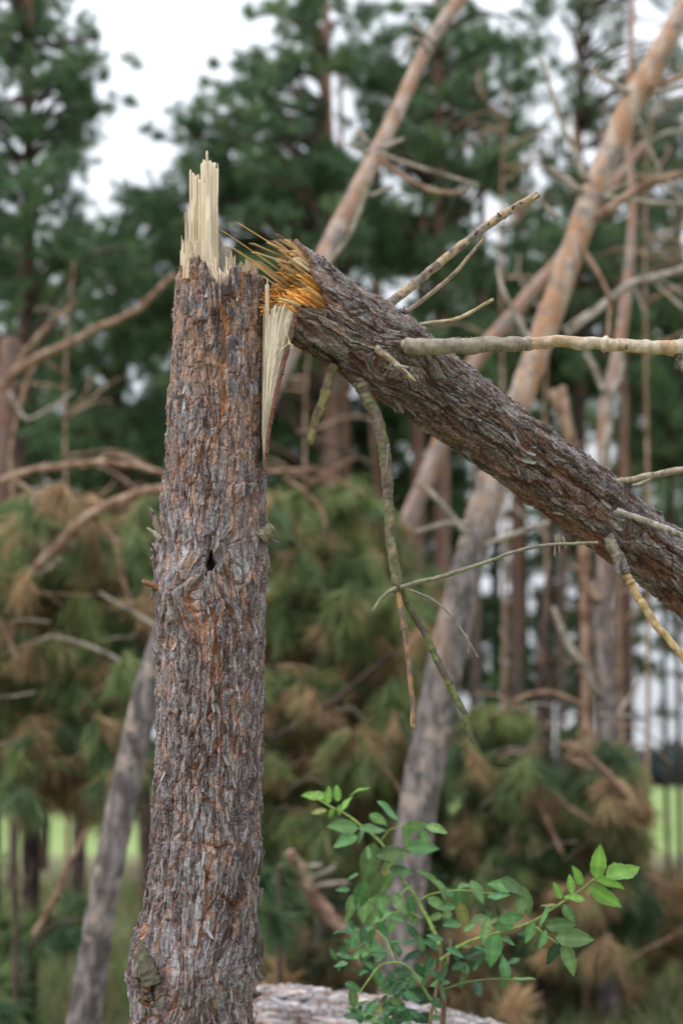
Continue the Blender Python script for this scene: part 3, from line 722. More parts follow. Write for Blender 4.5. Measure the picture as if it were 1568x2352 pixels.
# more bare sticks on the right: a dead leaning branch system
dt = thing('dead_tree', tuple(ground_pt(1330, 9)), 'dead bare tree with pale broken branches behind the sloping broken trunk', 'tree')
V, Fl = uvtube([(1345, 2400, 34), (1350, 1900, 30), (1345, 1400, 28), (1335, 1150, 26), (1310, 1010, 26), (1290, 950, 26), (1268, 898, 26)], 9, 12, 3, 60); mesh('trunk', V, Fl, M_limb, dt, smooth=True)
for i, (g, q) in enumerate([(0, [(1310, 1010, 18), (1300, 950, 18), (1292, 888, 16)]), (1, [(1345, 1300, 12), (1300, 1000, 8), (1260, 900, 7)])][:1]):
    branch(dt, q, 8.95, M_limb, 380 + i)
bt = thing('dead_pine_tree', tuple(ground_pt(1640, 8)), 'fallen dead tree reaching in from the right edge with long olive grey branches', 'tree')
V, Fl = uvtube([(1700, 2400, 60), (1690, 1800, 54), (1680, 1200, 46), (1670, 700, 36), (1660, 300, 20)], 8, 12, 3, 60); mesh('trunk', V, Fl, M_pineF, bt, smooth=True)
for i, q in enumerate([[(1675, 590, 20), (1568, 620, 19), (1500, 638, 18), (1450, 652, 18), (1380, 700, 16), (1295, 758, 12)], [(1455, 655, 10), (1470, 700, 9), (1485, 735, 6)], [(1500, 640, 8), (1540, 655, 7), (1570, 680, 5)],
                       [(1670, 820, 12), (1560, 700, 10), (1490, 640, 6)], [(1660, 360, 10), (1560, 300, 9), (1480, 330, 5)], [(1390, 700, 12), (1340, 742, 12), (1300, 770, 10)], [(1670, 560, 8), (1520, 400, 7), (1400, 90, 4)]]):
    branch(bt, q, 8, M_limbgrey, 390 + i)

# thin bare twigs of the right-hand wood, one tangle per tree
for i, (u, v, Y, n, lab) in enumerate([(1480, 520, 10.5, 16, 'tangle of thin bare twigs in front of the top right crowns'), (1250, 950, 13, 10, 'bare twiggy sapling behind the sloping trunk'), (1150, 500, 12, 10, 'thin bare sapling between the two leaning trunks'), (700, 980, 11, 12, 'bare twiggy sapling seen just under the torn strip'), (150, 900, 11, 12, 'bare twiggy sapling left of the broken trunk above the drooping boughs'), (1420, 1350, 11, 14, 'bare twiggy sapling low at right under the sloping trunk')]):
    rt = thing('bare_sapling', tuple(ground_pt(u, Y)), lab, 'sapling'); r = rng(700 + i)
    gv = 1790 + 1.5 / Y * F
    V, Fl = uvtube([(u, gv, 12), (u + 8, (gv + v) / 2, 10), (u, v, 7), (u + 20, v - 300, 4)], Y, 6, i); mesh('stem', V, Fl, M_limb, rt, smooth=True)
    for q in range(n):
        sv = v + r.uniform(-260, 330); ln = r.uniform(90, 240); an = r.uniform(-.3, 1.0); sg = 1 if r.random() < .5 else -1
        us, vs = u + 8, sv
        pts = [(us, vs, 7, Y), (us + sg * ln * .5 * math.cos(an), vs - ln * .5 * math.sin(an), 5.5, Y + r.normal() * .2), (us + sg * ln * math.cos(an + .3), vs - ln * math.sin(an - .25), 3.5, Y + r.normal() * .5)]
        mesh('twig', *uvtube(pts, Y, 5, q), M_limb if i != 1 else M_limbgrey, rt, smooth=True)

# ------------------------------------------------------------------ low hanging, browning pine tops (broken crowns)
def broken_top(name, label, Y, regions, seed, lim, cols=MIXED, dens=1., droop=1., L=.18, w=.0072, K=27, base_u=None, cat='tree', tr=1):
    cl = clumps_from(regions, Y, seed, .7)
    u = base_u or (regions[0][0] + regions[0][2]) / 2
    rt = thing(name, tuple(ground_pt(u, Y)), label, cat)
    if tr:
        gv = 1790 + 1.5 / Y * F
        V, Fl = uvtube([(u, gv + 20, 46), (u + 12, 2000, 40), (u - 6, 1650, 34), (u + 8, 1330, 18)], Y + .1, 12, seed, 60); mesh('trunk', V, Fl, M_pineD, rt, smooth=True)
    for i, (g, q) in enumerate(lim):
        branch(rt, q, Y - .75, {0: M_limb, 1: M_limbgrey, 2: M_limbdark}[g], seed + 50 + i, 'limb')
    crown(cl, seed + 2, cols, K, L, w, dens, droop, .27).build('foliage', M_needle, rt)
    if tr:
        r = rng(seed + 9)
        for q in range(26):
            g = regions[int(r.integers(len(regions)))]; u0 = r.uniform(g[0], g[2]); v0 = r.uniform(g[1] - 40, g[3] - 60); sg = 1 if r.random() < .5 else -1; ln = r.uniform(50, 150); w0 = r.uniform(3.5, 6.5)
            branch(rt, [(u0, v0, w0), (u0 + sg * ln * .5, v0 + r.uniform(-25, 12), w0 * .85), (u0 + sg * ln, v0 + r.uniform(5, 60), w0 * .5)], Y - .45 - r.random() * .3, M_limbgrey if q % 3 == 0 else M_limb, seed * 3 + q, 'twig', 6)
    return rt
broken_top('damaged_pine', 'drooping pine with browning green needles left of the broken trunk', 8.6,
    [(-80, 1130, 370, 1330, 20, 62), (-80, 1300, 370, 1560, 26, 66), (-80, 1540, 350, 1820, 26, 62)], 801,
    [(0, [(-120, 1160, 22), (-20, 1115, 20), (60, 1082, 18), (200, 1062, 17), (300, 1068, 15), (390, 1090, 11)]), (0, [(60, 1330, 24), (110, 1280, 24), (200, 1190, 25), (300, 1140, 24), (430, 1110, 18)]),
     (0, [(220, 1192, 14), (262, 1240, 14), (280, 1320, 12), (302, 1392, 9)]), (1, [(228, 1362, 7), (300, 1405, 10), (372, 1452, 12), (430, 1500, 12)]), (0, [(30, 1098, 12), (110, 1160, 11), (175, 1215, 9)]),
     (1, [(70, 1120, 9), (88, 1200, 9), (100, 1262, 7)]), (0, [(190, 1075, 9), (260, 1045, 9), (330, 1068, 9), (410, 1112, 8)]), (0, [(270, 1240, 10), (320, 1262, 9), (365, 1290, 8)]), (1, [(70, 1480, 7), (130, 1465, 9), (240, 1500, 9), (340, 1560, 7)]),
     (0, [(-20, 1400, 12), (20, 1460, 12), (40, 1520, 8)]), (1, [(90, 1320, 14), (140, 1282, 12)]), (0, [(80, 2150, 16), (127, 2059, 15), (165, 1975, 14), (203, 1905, 12)])], dens=1.0, base_u=60)
broken_top('damaged_pine', 'drooping pine with browning green needles behind and right of the broken trunk', 9.2,
    [(590, 1130, 900, 1330, 18, 62), (590, 1320, 990, 1560, 28, 66), (590, 1540, 990, 1960, 48, 62)], 821,
    [(0, [(560, 1090, 9), (620, 1085, 9), (700, 1080, 8), (770, 1100, 7), (840, 1140, 6)]), (0, [(650, 1095, 9), (700, 1130, 9), (740, 1180, 8), (750, 1250, 6)]), (2, [(680, 990, 10), (760, 1020, 10), (850, 1065, 9)]), (0, [(740, 1640, 10), (850, 1720, 9), (930, 1830, 8)]),
     (2, [(620, 1700, 16), (750, 1620, 16), (900, 1500, 12)])], base_u=800)
broken_top('damaged_pine', 'low bushy pine with rusty needles right of the big leaning pine', 9.0,
    [(1060, 1620, 1250, 1800, 11, 50), (1060, 1780, 1420, 2000, 30, 58), (980, 1960, 1470, 2180, 34, 58), (1290, 1680, 1440, 1800, 8, 44)], 841,
    [(0, [(1190, 1760, 12), (1260, 1820, 12), (1310, 1860, 11), (1380, 1900, 9)]), (0, [(1180, 1780, 12), (1240, 1860, 12), (1290, 1960, 10)]), (0, [(1300, 1740, 10), (1360, 1765, 10), (1420, 1800, 8)]), (0, [(1180, 1610, 8), (1260, 1590, 10), (1340, 1620, 8)])], base_u=1250,
    cols=MIXED + [(.09, .15, .07)] * 3)
broken_top('dead_pine_bough', 'rust brown dead pine bough hanging before the green field', 8.7,
    [(1390, 1780, 1470, 1940, 6, 40)], 861, [(0, [(1300, 1700, 10), (1380, 1760, 12), (1440, 1830, 10)])], cols=BROWN + [(.06, .10, .045)], dens=1.2, cat='dead bough', tr=0)
broken_top('dead_pine_bough', 'rust brown dead pine boughs piled on the grass at the right edge', 9.4,
    [(1420, 2010, 1620, 2200, 8, 48), (1180, 2120, 1480, 2300, 6, 40)], 871, [(0, [(1400, 1990, 9), (1500, 2020, 10), (1600, 2060, 10)]), (0, [(1360, 2250, 8), (1450, 2200, 8), (1580, 2130, 8)])], cols=BROWN, dens=.9, droop=.6, cat='dead bough', tr=0)
broken_top('dead_pine_bough', 'brown dead boughs low behind the elder and the fallen log', 8.0,
    [(620, 2060, 860, 2270, 12, 38), (1000, 2130, 1180, 2330, 8, 40)], 881, [(0, [(660, 1960, 30), (690, 2000, 34), (735, 2085, 36), (790, 2140, 34), (850, 2170, 30)]), (1, [(690, 2040, 9), (740, 2032, 12), (800, 2028, 11)]), (1, [(680, 2035, 12), (730, 2010, 12), (772, 1988, 9)]), (1, [(640, 1985, 8), (690, 1990, 9), (740, 1985, 8)])],
    cols=BROWN + [(.05, .07, .03)] * 3, dens=.7, droop=.5, cat='dead bough', tr=0)
broken_top('young_pine', 'small dark green pine low in the bottom left corner', 8.2,
    [(-60, 1980, 70, 2330, 5, 36), (90, 2090, 190, 2160, 2, 28)], 891, [(2, [(30, 2420, 20), (34, 2200, 16), (30, 1900, 10)]), (2, [(60, 2180, 10), (130, 2120, 9), (185, 2110, 6)])], cols=MIXED[:2] + GREEN[:1], dens=.35, droop=.4, cat='young tree', tr=0)
broken_top('young_pine', 'dark green pine branch low beside the right edge of the broken trunk', 7.6,
    [(600, 2000, 670, 2170, 4, 32)], 896, [(2, [(640, 2400, 14), (645, 2150, 12), (640, 1990, 8)])], cols=GREEN[:1] + MIXED[6:7], dens=.5, droop=.7, cat='young tree', tr=0)
pine('pine_tree', 'dark standing pine trunk right of the broken trunk, cut off low behind the fallen log', [(742, 2230, 70), (740, 2050, 64), (738, 1900, 60), (742, 1600, 54), (748, 1300, 48)], 10.2, [(640, 1400, 900, 1600, 6, 60)], 905, M_pineD)
# left edge: pale broken pine and long pink branch
lp = thing('snapped_pine_tree', tuple(ground_pt(5, 9.5)), 'snapped tan pine at the left edge with one long pink branch rising right', 'tree')
V, Fl = uvtube([(-30, 2300, 56), (-20, 1700, 54), (-5, 1200, 50), (8, 1000, 46), (15, 900, 44), (25, 780, 40)], 9.5, 14, 4, 60); mesh('trunk', V, Fl, M_pineF, lp, smooth=True)
for i, (g, q) in enumerate([(0, [(0, 890, 20), (60, 835, 20), (150, 790, 18), (230, 748, 18), (310, 712, 16), (400, 630, 12)]), (0, [(20, 870, 12), (70, 790, 12), (120, 740, 11), (182, 690, 8)]), (1, [(20, 900, 9), (60, 960, 9), (110, 940, 8), (170, 900, 6)]), (0, [(40, 1240, 10), (25, 1050, 10), (60, 880, 10), (110, 800, 8)])]):
    branch(lp, q, 9.45, M_limb if g == 0 else M_limbgrey, 910 + i)

# far tree line beyond the field
r = rng(990); acc = Acc()
for i in range(420):
    x = r.uniform(-170, 170); R = r.uniform(2.2, 5.0); c = np.array([x, 300 + r.uniform(-6, 6), R * .6])
    n = 60; d = r.normal(size=(n, 3)); d /= np.linalg.norm(d, axis=1)[:, None]
    q = c + d * R * np.array([1, 1, .9]) * r.uniform(.6, 1, (n, 1)); sz = R * .35
    a_ = r.normal(size=(n, 3)) * sz; b_ = r.normal(size=(n, 3)) * sz
    acc.add(np.stack([q - a_, q + b_, q + a_], 1).reshape(-1, 3), np.arange(n * 3).reshape(-1, 3), np.array([.045, .075, .07]) * r.uniform(.8, 1.2))
tag(acc.build('tree_line', M_needle), 'distant dark wood along the far edge of the bright field', 'wood', kind='stuff')
#BG_END

# ------------------------------------------------------------------ the broken pine
YS = 3.0
bp_root = thing('broken_pine', tuple(P(430, 3420, YS) * np.array([1, 1, 0])), 'sharp flaky-barked pine snapped at head height, its upper trunk folded down to the right', 'tree')
edge = [(2352, 300, 580), (2250, 302, 590), (2170, 312, 592), (2100, 330, 593), (2000, 344, 595), (1850, 352, 599), (1700, 360, 602), (1500, 362, 606), (1400, 362, 607), (1300, 362, 609), (1190, 370, 608), (1100, 378, 607), (950, 388, 606), (800, 398, 606), (700, 401, 607), (620, 405, 607), (560, 408, 607)]
pth = [[*P(425, 3440, YS), .17], [*P(430, 3100, YS), .155], [*P(436, 2700, YS), .142]]
for v, l, rr in edge:
    p, s = ray((l + rr) / 2, v, YS); pth.append([*p, (rr - l) / 2 * s - .002])
def Ss_stump(L):
    vis = 1.72
    return np.concatenate([np.linspace(0, L - vis, 60)[:-1], np.arange(L - vis, L, .0013)])
_sp = spline(pth, 400); _L = np.concatenate([[0], np.cumsum(np.linalg.norm(np.diff(_sp[:, :3], axis=0), axis=1))])
def v2s(v, u=500):
    z = P(u, v, YS - .11)[2]; return np.interp(z, _sp[:, 2], _L)
cutp = np.array([(404, 600), (412, 592), (430, 592), (450, 582), (462, 578), (472, 590), (482, 598), (487, 620), (495, 640), (515, 646), (530, 640), (537, 612), (545, 602), (556, 600), (575, 606), (590, 600), (600, 606), (609, 618)], float)
_rj = rng(4)
_jt = np.convolve(_rj.normal(size=900), np.ones(5) / 5, 'same')
def cut_stump(th):
    th = np.asarray(th); f = np.clip(np.sin(th), -1, 1); u = 506 + f * 101
    v = np.interp(u, cutp[:, 0], cutp[:, 1])
    v = np.where(np.cos(th) > 0, v, 612 + 10 * np.sin(th * 5))
    j = _jt[(np.round((th % (2 * math.pi)) / (2 * math.pi) * 899)).astype(int)] * 9
    return np.array([v2s(a) for a in np.atleast_1d(v + j)])
kn = []
for (u, v, rp, dp, bl) in [(495, 1290, 17, .045, .008), (424, 1335, 18, .005, .012), (414, 1388, 14, .002, .010), (520, 1240, 8, .001, .006), (462, 2262, 26, .0, .012), (395, 1180, 9, .0, .006)]:
    c_, w_ = np.interp(v, [e[0] for e in edge[::-1]], [(e[1] + e[2]) / 2 for e in edge[::-1]]), np.interp(v, [e[0] for e in edge[::-1]], [(e[2] - e[1]) / 2 for e in edge[::-1]])
    kn.append((math.asin((u - c_) / w_), v2s(v), rp * PX(v, YS), dp, bl))
bulg = [(-1.5, v2s(1250), .05, .055, .004), (-1.45, v2s(1360), .05, .05, .003), (1.5, v2s(1250), .05, .06, .005), (1.45, v2s(1380), .04, .04, .002), (-1.3, v2s(2240), .05, .06, .006), (-.9, v2s(2340), .07, .08, .004)]
stump, SI = bark_tube('stump', pth, Ss_stump, 700, 10, M_bark, bp_root, .74, cut_stump, kn, 'stump', 800, 1.02, (_L[-1] - 1.70, _L[-1] - .02), bulg)

# torn flakes and branch stubs on the stump
stubs = [([(372, 1232, 26), (362, 1205, 20), (352, 1178, 10), (345, 1166, 4)], 2.96, (.20, .17, .12), 'stub'), ([(370, 1240, 16), (356, 1225, 10), (338, 1212, 5)], 2.95, (.30, .28, .22), 'stub'),
         ([(372, 1352, 16), (350, 1343, 14), (327, 1335, 11)], 2.95, (.24, .12, .07), 'stub'), ([(596, 1235, 40), (612, 1222, 32), (626, 1212, 27)], 2.96, (.25, .22, .16), 'stub'), ([(606, 1232, 16), (622, 1240, 10), (641, 1247, 4)], 2.97, (.19, .16, .15), 'stub')]
for i, (q, y, c, n_) in enumerate(stubs):
    V, Fl = uvtube(q, y, 12, 40 + i, 14, 0, .22); r = rng(50 + i)
    mesh(n_, V, Fl, M_twig, bp_root, np.array(c) * r.uniform(.7, 1.3, (len(V), 1)))
acc = Acc()        # ragged bark slivers standing off the outline
for i, (u0, v0, u1, v1, w_) in enumerate([(596, 2000, 610, 1948, 9), (594, 2010, 606, 1950, 6), (590, 2120, 598, 2200, 10), (600, 2200, 609, 2150, 9), (585, 2230, 605, 2250, 14), (590, 2190, 606, 2215, 12), (583, 2290, 600, 2278, 10), (352, 1880, 347, 1930, 5),
        (320, 2170, 318, 2110, 7), (314, 2200, 319, 2150, 8), (340, 2060, 334, 2010, 5), (362, 1290, 350, 1262, 9), (360, 1310, 349, 1280, 8), (358, 1330, 350, 1380, 9), (362, 1380, 354, 1420, 6), (612, 1330, 622, 1310, 7), (610, 1300, 616, 1340, 7), (604, 1640, 610, 1600, 5), (606, 1700, 611, 1660, 5), (602, 2040, 600, 2080, 7),
        (356, 1270, 343, 1240, 7), (352, 1220, 347, 1170, 6), (362, 1195, 350, 1172, 8), (607, 1180, 613, 1210, 7), (392, 930, 384, 965, 5), (380, 1080, 374, 1050, 5)]):
    acc = Acc(); spike(acc, P(u0, v0, 2.965), P(u1, v1, 2.95), w_ * .00092, i + 3, (.13, .105, .10), .35, .1)
    acc.build('bark_sliver', M_bark, bp_root)
# the mossy broken stub low at left
acc = Acc()
V, Fl = uvtube([(350, 2262, 46), (343, 2238, 44), (333, 2206, 33), (324, 2176, 17), (317, 2154, 3)], 2.885, 14, 71, 26, 0, .17); acc.add(V, Fl, np.array([.13, .115, .08]) * rng(5).uniform(.55, 1.3, (len(V), 1)))
slab(acc, [(303, 2225), (309, 2195), (315, 2185), (322, 2200)], 2245, 2.90, .03, 72, (.34, .31, .29), .001, 4, 5, colour2=(.18, .13, .11), rows=12)
acc.build('stub', M_bark, bp_root)
acc = Acc(); r = rng(19)
for i in range(26):
    u, v = 336 + r.normal() * 7, 2288 + r.normal() * 15
    spike(acc, P(u, v, 2.885), P(u + r.uniform(-12, 8), v + r.uniform(-14, 14), 2.872), r.uniform(.005, .012), i, [(.20, .09, .045), (.13, .07, .045), (.26, .15, .09), (.11, .09, .08)][i % 4], .5, .1)
acc.build('knot_scar', M_bark, bp_root)

# raw wood: core and slabs
PALE, PALE2 = (.74, .61, .46), (.48, .36, .24)
GREYW = (.46, .42, .35)
def core(name, Cc, R, T, N, B, seed, col, hgt, parent, mat):
    r = rng(seed); n = 46; acc = Acc()
    for i in range(230):
        rho = R * math.sqrt(r.random()) * .93; ph = r.random() * 6.283; f = np.array(Cc) + N * rho * math.cos(ph) + B * rho * math.sin(ph)
        h = hgt(rho / R, ph) * r.uniform(.4, 1.25); spike(acc, f - T * .06, f + T * h, r.uniform(.003, .009), seed * 1000 + i, col, .7, .02)
    o = acc.build(name, mat, parent); o['kind'] = 'stuff'; return o
pc0 = P(507, 655, YS)
core('broken_core', pc0, .086, np.array([0, 0, 1.]), np.array([0, -1., 0]), np.array([1., 0, 0]), 3, PALE, lambda a, ph: .014 + .022 * (math.sin(ph) < 0), bp_root, M_wood)
SL = [
    ([(456, 430), (459, 405), (463, 392), (464, 372), (468, 372), (471, 366), (474, 344), (477, 352), (481, 364), (486, 372), (492, 372), (496, 378), (499, 388), (500, 450)], 660, 2.945, .03, PALE, 5.5, 5, (.52, .41, .28)),
    ([(435, 404), (437, 390), (441, 392), (446, 398), (450, 404), (454, 402), (458, 396)], 640, 2.955, .025, PALE, 5.0, 6, PALE2),
    ([(414, 600), (417, 542), (421, 548), (424, 556), (426, 500), (428, 476), (431, 500), (434, 548), (437, 560)], 640, 2.965, .012, PALE, 2.2, 8, PALE2),
    ([(420, 590), (426, 560), (431, 552), (438, 548), (443, 552), (447, 590)], 640, 2.922, .010, (.62, .50, .34), 2.8, 8, PALE2),
    ([(446, 575), (449, 560), (452, 552), (455, 560), (458, 580)], 650, 2.925, .008, PALE, 2.0, 10, PALE2),
    ([(498, 528), (503, 532), (508, 545), (513, 560), (518, 570), (523, 580), (526, 600)], 665, 2.99, .02, GREYW, 3.6, 4, (.30, .27, .22)),
    ([(500, 535), (504, 545), (512, 556), (519, 566), (522, 556), (525, 590)], 665, 3.03, .015, (.58, .50, .38), 3.0, 4, PALE2),
    ([(506, 640), (512, 630), (518, 612), (524, 606), (529, 600), (532, 588), (536, 596), (542, 602), (547, 618), (551, 600), (556, 606), (560, 620)], 668, 2.955, .012, PALE, 2.6, 12, PALE2),
    ([(486, 620), (490, 606), (494, 612), (500, 628), (506, 636)], 668, 2.912, .008, PALE, 2.2, 8, PALE2),
    ([(560, 606), (564, 588), (568, 592), (573, 588), (576, 604), (584, 598), (592, 606)], 660, 2.99, .010, (.62, .50, .33), 2.6, 10, PALE2),
    ([(609, 690), (611, 650), (613, 636), (616, 640), (618, 690)], 1000, 2.925, .006, PALE, 2.4, 6, PALE2),
]
for i, (cols, bv, y, th_, c, fb, jg, c2) in enumerate(SL):
    acc = Acc(); slab(acc, cols, bv, y, th_, 90 + i, c, .0018, fb, jg, .004, c2, 30); acc.build('splinter', M_wood, bp_root)
acc = Acc(); r = rng(77)       # loose fibres round the big splinters
for i in range(34):
    u = r.uniform(415, 548); spike(acc, P(u, 640, 2.93 + r.random() * .08), P(u + r.normal() * 4, r.uniform(572, 622), 2.93 + r.random() * .08), r.uniform(.001, .003), 400 + i, PALE)
for u0, v0, u1, v1 in [(452, 600, 459, 540), (436, 560, 433, 470), (497, 640, 494, 590), (470, 420, 466, 364), (500, 470, 501, 372)]: spike(acc, P(u0, v0, 2.93), P(u1, v1, 2.93), .0025, int(u0), PALE)
acc.build('fibres', M_wood, bp_root)['kind'] = 'stuff'
V, Fl = uvtube([(494, 374, 1.2), (500, 380, 1.1), (502, 392, .9), (499, 400, .7)], 2.94, 5, 1, 12); mesh('fibre_curl', V, Fl, M_wood, bp_root, np.tile(PALE, (len(V), 1)))

# folded upper trunk, from its far end to the break
YE = 3.35
cl_ = [(3300, 2700, 110, 4.1), (2700, 2230, 122, 3.85), (2200, 1840, 134, 3.65), (1800, 1510, 144, 3.45), (1610, 1355, 150, YE), (1385, 1182, 157, 3.24), (1230, 1066, 162, 3.17), (1060, 938, 170, 3.10), (907, 832, 184, 3.05), (820, 772, 192, 3.02), (730, 708, 192, 2.99), (660, 655, 190, 2.98), (585, 600, 188, 2.98)]
upth = []
for u, v, w_, y in cl_:
    p, s = ray(u, v, y); upth.append([*p, w_ / 2 * s - .002])
gp = np.array(upth[0][:3]); dd_ = (gp - np.array(upth[1][:3])); dd_ /= np.linalg.norm(dd_)
gnd = gp + dd_ * (max(gp[2] + .02, .02) / -dd_[2]) if gp[2] > 0 else gp
upth = [[*gnd, .045]] + upth if gp[2] > 0.02 else upth
_sp2 = spline(upth, 400); _L2 = np.concatenate([[0], np.cumsum(np.linalg.norm(np.diff(_sp2[:, :3], axis=0), axis=1))])
s_ref = None
q730 = P(730, 708, 2.99); s_ref = _L2[np.linalg.norm(_sp2[:, :3] - q730, axis=1).argmin()]
def cut_up(th):
    t = np.asarray(th); tt = np.degrees(t)         # 0 faces the camera, +90 is the upper side, -90 the lower
    xs = [-180, -150, -110, -80, -60, -45, -20, -8, 5, 20, 45, 70, 90, 120, 150, 180]
    ys = [70, 40, 20, 8, 22, 30, 16, -10, 6, 46, 76, 118, 156, 140, 100, 70]
    j = _jt[(np.round((t % (2 * math.pi)) / (2 * math.pi) * 899)).astype(int)]
    return s_ref + (np.interp(tt, xs, ys) + j * 12) * .00092
def Ss_up(L):
    vis = 1.45
    return np.concatenate([np.linspace(0, L - vis, 70)[:-1], np.arange(L - vis, L, .0016)])
def uthS(u, v, side=1):
    """theta and s on the upper trunk under a picture point"""
    best = None
    for i in range(0, 400, 2):
        c = _sp2[i, :3]; y = c[1]; q = P(u, v, y - 0.0)
        d = np.linalg.norm(q - c)
        if best is None or d < best[0]: best = (d, i, q - c)
    i = best[1]; T = _sp2[i + 1, :3] - _sp2[i - 1, :3]; T /= np.linalg.norm(T); n = np.array([0, -1., 0]); n -= T * n.dot(T); n /= np.linalg.norm(n); b = np.cross(T, n)
    return math.asin(max(-1, min(1, best[2].dot(b) / _sp2[i, 3]))), _L2[i]
kn2 = []
for (u, v, rp, dp, bl) in [(870, 806, 14, 0, .010), (935, 790, 22, 0, .014), (845, 880, 16, 0, .008), (1420, 1180, 14, 0, .010), (1405, 1250, 14, 0, .010), (1290, 1060, 8, .002, .003)]:
    a_, b_ = uthS(u, v); kn2.append((a_, b_, rp * .00095, dp, bl))
a1_, b1_ = uthS(900, 720); a2_, b2_ = uthS(1420, 1120)
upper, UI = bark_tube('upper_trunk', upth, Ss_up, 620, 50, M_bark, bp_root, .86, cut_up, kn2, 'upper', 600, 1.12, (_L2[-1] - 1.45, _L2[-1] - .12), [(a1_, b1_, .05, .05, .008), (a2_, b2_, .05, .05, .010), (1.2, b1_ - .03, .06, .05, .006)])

# the broken face of the upper trunk
def up_frame(s):
    c = np.array([np.interp(s, _L2, _sp2[:, k]) for k in range(3)]); c2 = np.array([np.interp(s + .02, _L2, _sp2[:, k]) for k in range(3)])
    T = c2 - c; T /= np.linalg.norm(T); n = np.array([0, -1., 0]); n -= T * n.dot(T); n /= np.linalg.norm(n)
    return c, T, n, np.cross(T, n), np.interp(s, _L2, _sp2[:, 3])
ORG, ORG2, DKB, AMB = (.78, .36, .07), (.66, .27, .05), (.13, .075, .04), (.37, .23, .10)
accA, accB, accC = Acc(), Acc(), Acc(); r = rng(123)
for i in range(520):
    rho = math.sqrt(r.random()) * .95; ph = r.uniform(-math.pi, math.pi); sd__ = math.sin(ph) * rho
    s0 = float(cut_up(np.array([ph]))[0]) * rho + (s_ref + .03) * (1 - rho)
    c, T, n, b, R = up_frame(s0 - .03)
    f = c + (n * math.cos(ph) + b * math.sin(ph)) * rho * (R - .006)
    if sd__ > .30:  ln = r.uniform(.02, .058) + .04 * max(0, r.random() - .7); acc, c_ = (accA, AMB if r.random() < .42 else (DKB if r.random() < .6 else ((.62, .47, .29) if r.random() < .4 else ORG2)))
    elif sd__ > -.1: ln = r.uniform(.035, .07); ln *= .75; acc, c_ = accB, (AMB if r.random() < .35 else ORG)
    else: ln = r.uniform(.03, .055); acc, c_ = accC, (ORG if r.random() < .6 else ORG2)
    wide = acc is accA and r.random() < .6
    if acc is accA and r.random() < .3: continue
    spike(acc, f, f + T * (ln + .03) + r.normal(size=3) * ln * .10, r.uniform(.008, .014) if wide else r.uniform(.0015, .007), 2000 + i, c_, .22 if wide else .5, .03)
for u0, v0, u1, v1, w_, y in [(690, 600, 540, 511, 3.5, 2.95), (690, 655, 502, 519, 3.5, 2.96), (670, 660, 524, 557, 3.0, 2.93), (650, 650, 527, 565, 5, 2.97), (700, 610, 570, 560, 9, 2.96), (690, 615, 578, 575, 7, 2.94), (680, 590, 612, 556, 7, 2.95), (690, 600, 630, 550, 6, 2.96),
                            (660, 665, 580, 600, 6, 2.95), (672, 660, 590, 598, 7, 2.97), (660, 675, 600, 630, 5, 2.94), (700, 590, 640, 548, 5, 2.98), (700, 585, 655, 552, 8, 2.99), (650, 640, 560, 585, 4, 2.98), (640, 650, 545, 575, 3, 3.0),
                            (690, 640, 622, 590, 8, 2.93), (700, 625, 640, 572, 8, 2.92)]:
    spike(accA, P(u0, v0, y), P(u1, v1, y - .01), w_ * .00092, int(u1 + v1), AMB if w_ > 4 else (.50, .30, .10), .5, .02)
accA.build('splinters', M_wood, upper)['kind'] = 'stuff'; accB.build('resin_fibres', M_resin, upper)['kind'] = 'stuff'
for i in range(420):          # crumbled resin-soaked wood between trunk and strip
    u = r.uniform(608, 706); lo = np.interp(u, [606, 640, 670, 700, 720], [722, 704, 696, 700, 705]); hi = np.interp(u, [606, 630, 660, 690, 706], [690, 660, 640, 648, 680])
    v = r.uniform(hi, lo); y = 2.955 + (lo - v) * .0006 + r.uniform(-.01, .012); a = r.normal() * .5 + 2.7; ln = r.uniform(8, 26)
    spike(accC, P(u, v, y), P(u + math.cos(a) * ln, v - math.sin(a) * ln * .8, y - .015 * r.random()), r.uniform(.0015, .005), 3000 + i, ORG if r.random() < .7 else AMB, .6, .05)
accC.build('crumbled_wood', M_resin, upper)['kind'] = 'stuff'
cap = up_frame(s_ref - .035); V, Fl = tube([cap[0] - cap[1] * .10, cap[0] - cap[1] * .03, cap[0], cap[0] + cap[1] * .012], [cap[4] * .62, cap[4] * .65, cap[4] * .65, cap[4] * .4], 40, 5, .08)
mesh('heartwood', V, Fl, M_resin, upper, np.array([.34, .15, .04]) * rng(1).uniform(.6, 1.3, (len(V), 1)))
mesh('splinter', *(lambda a: (np.concatenate(a.V), [np.concatenate(f) for f in a.F.values()]))((lambda a: (spike(a, P(690, 702, 2.90), P(636, 684, 2.89), .007, 9, (.5, .38, .2)), a)[1])(Acc())), M_wood, upper, np.tile([.5, .38, .2], (20, 1)))

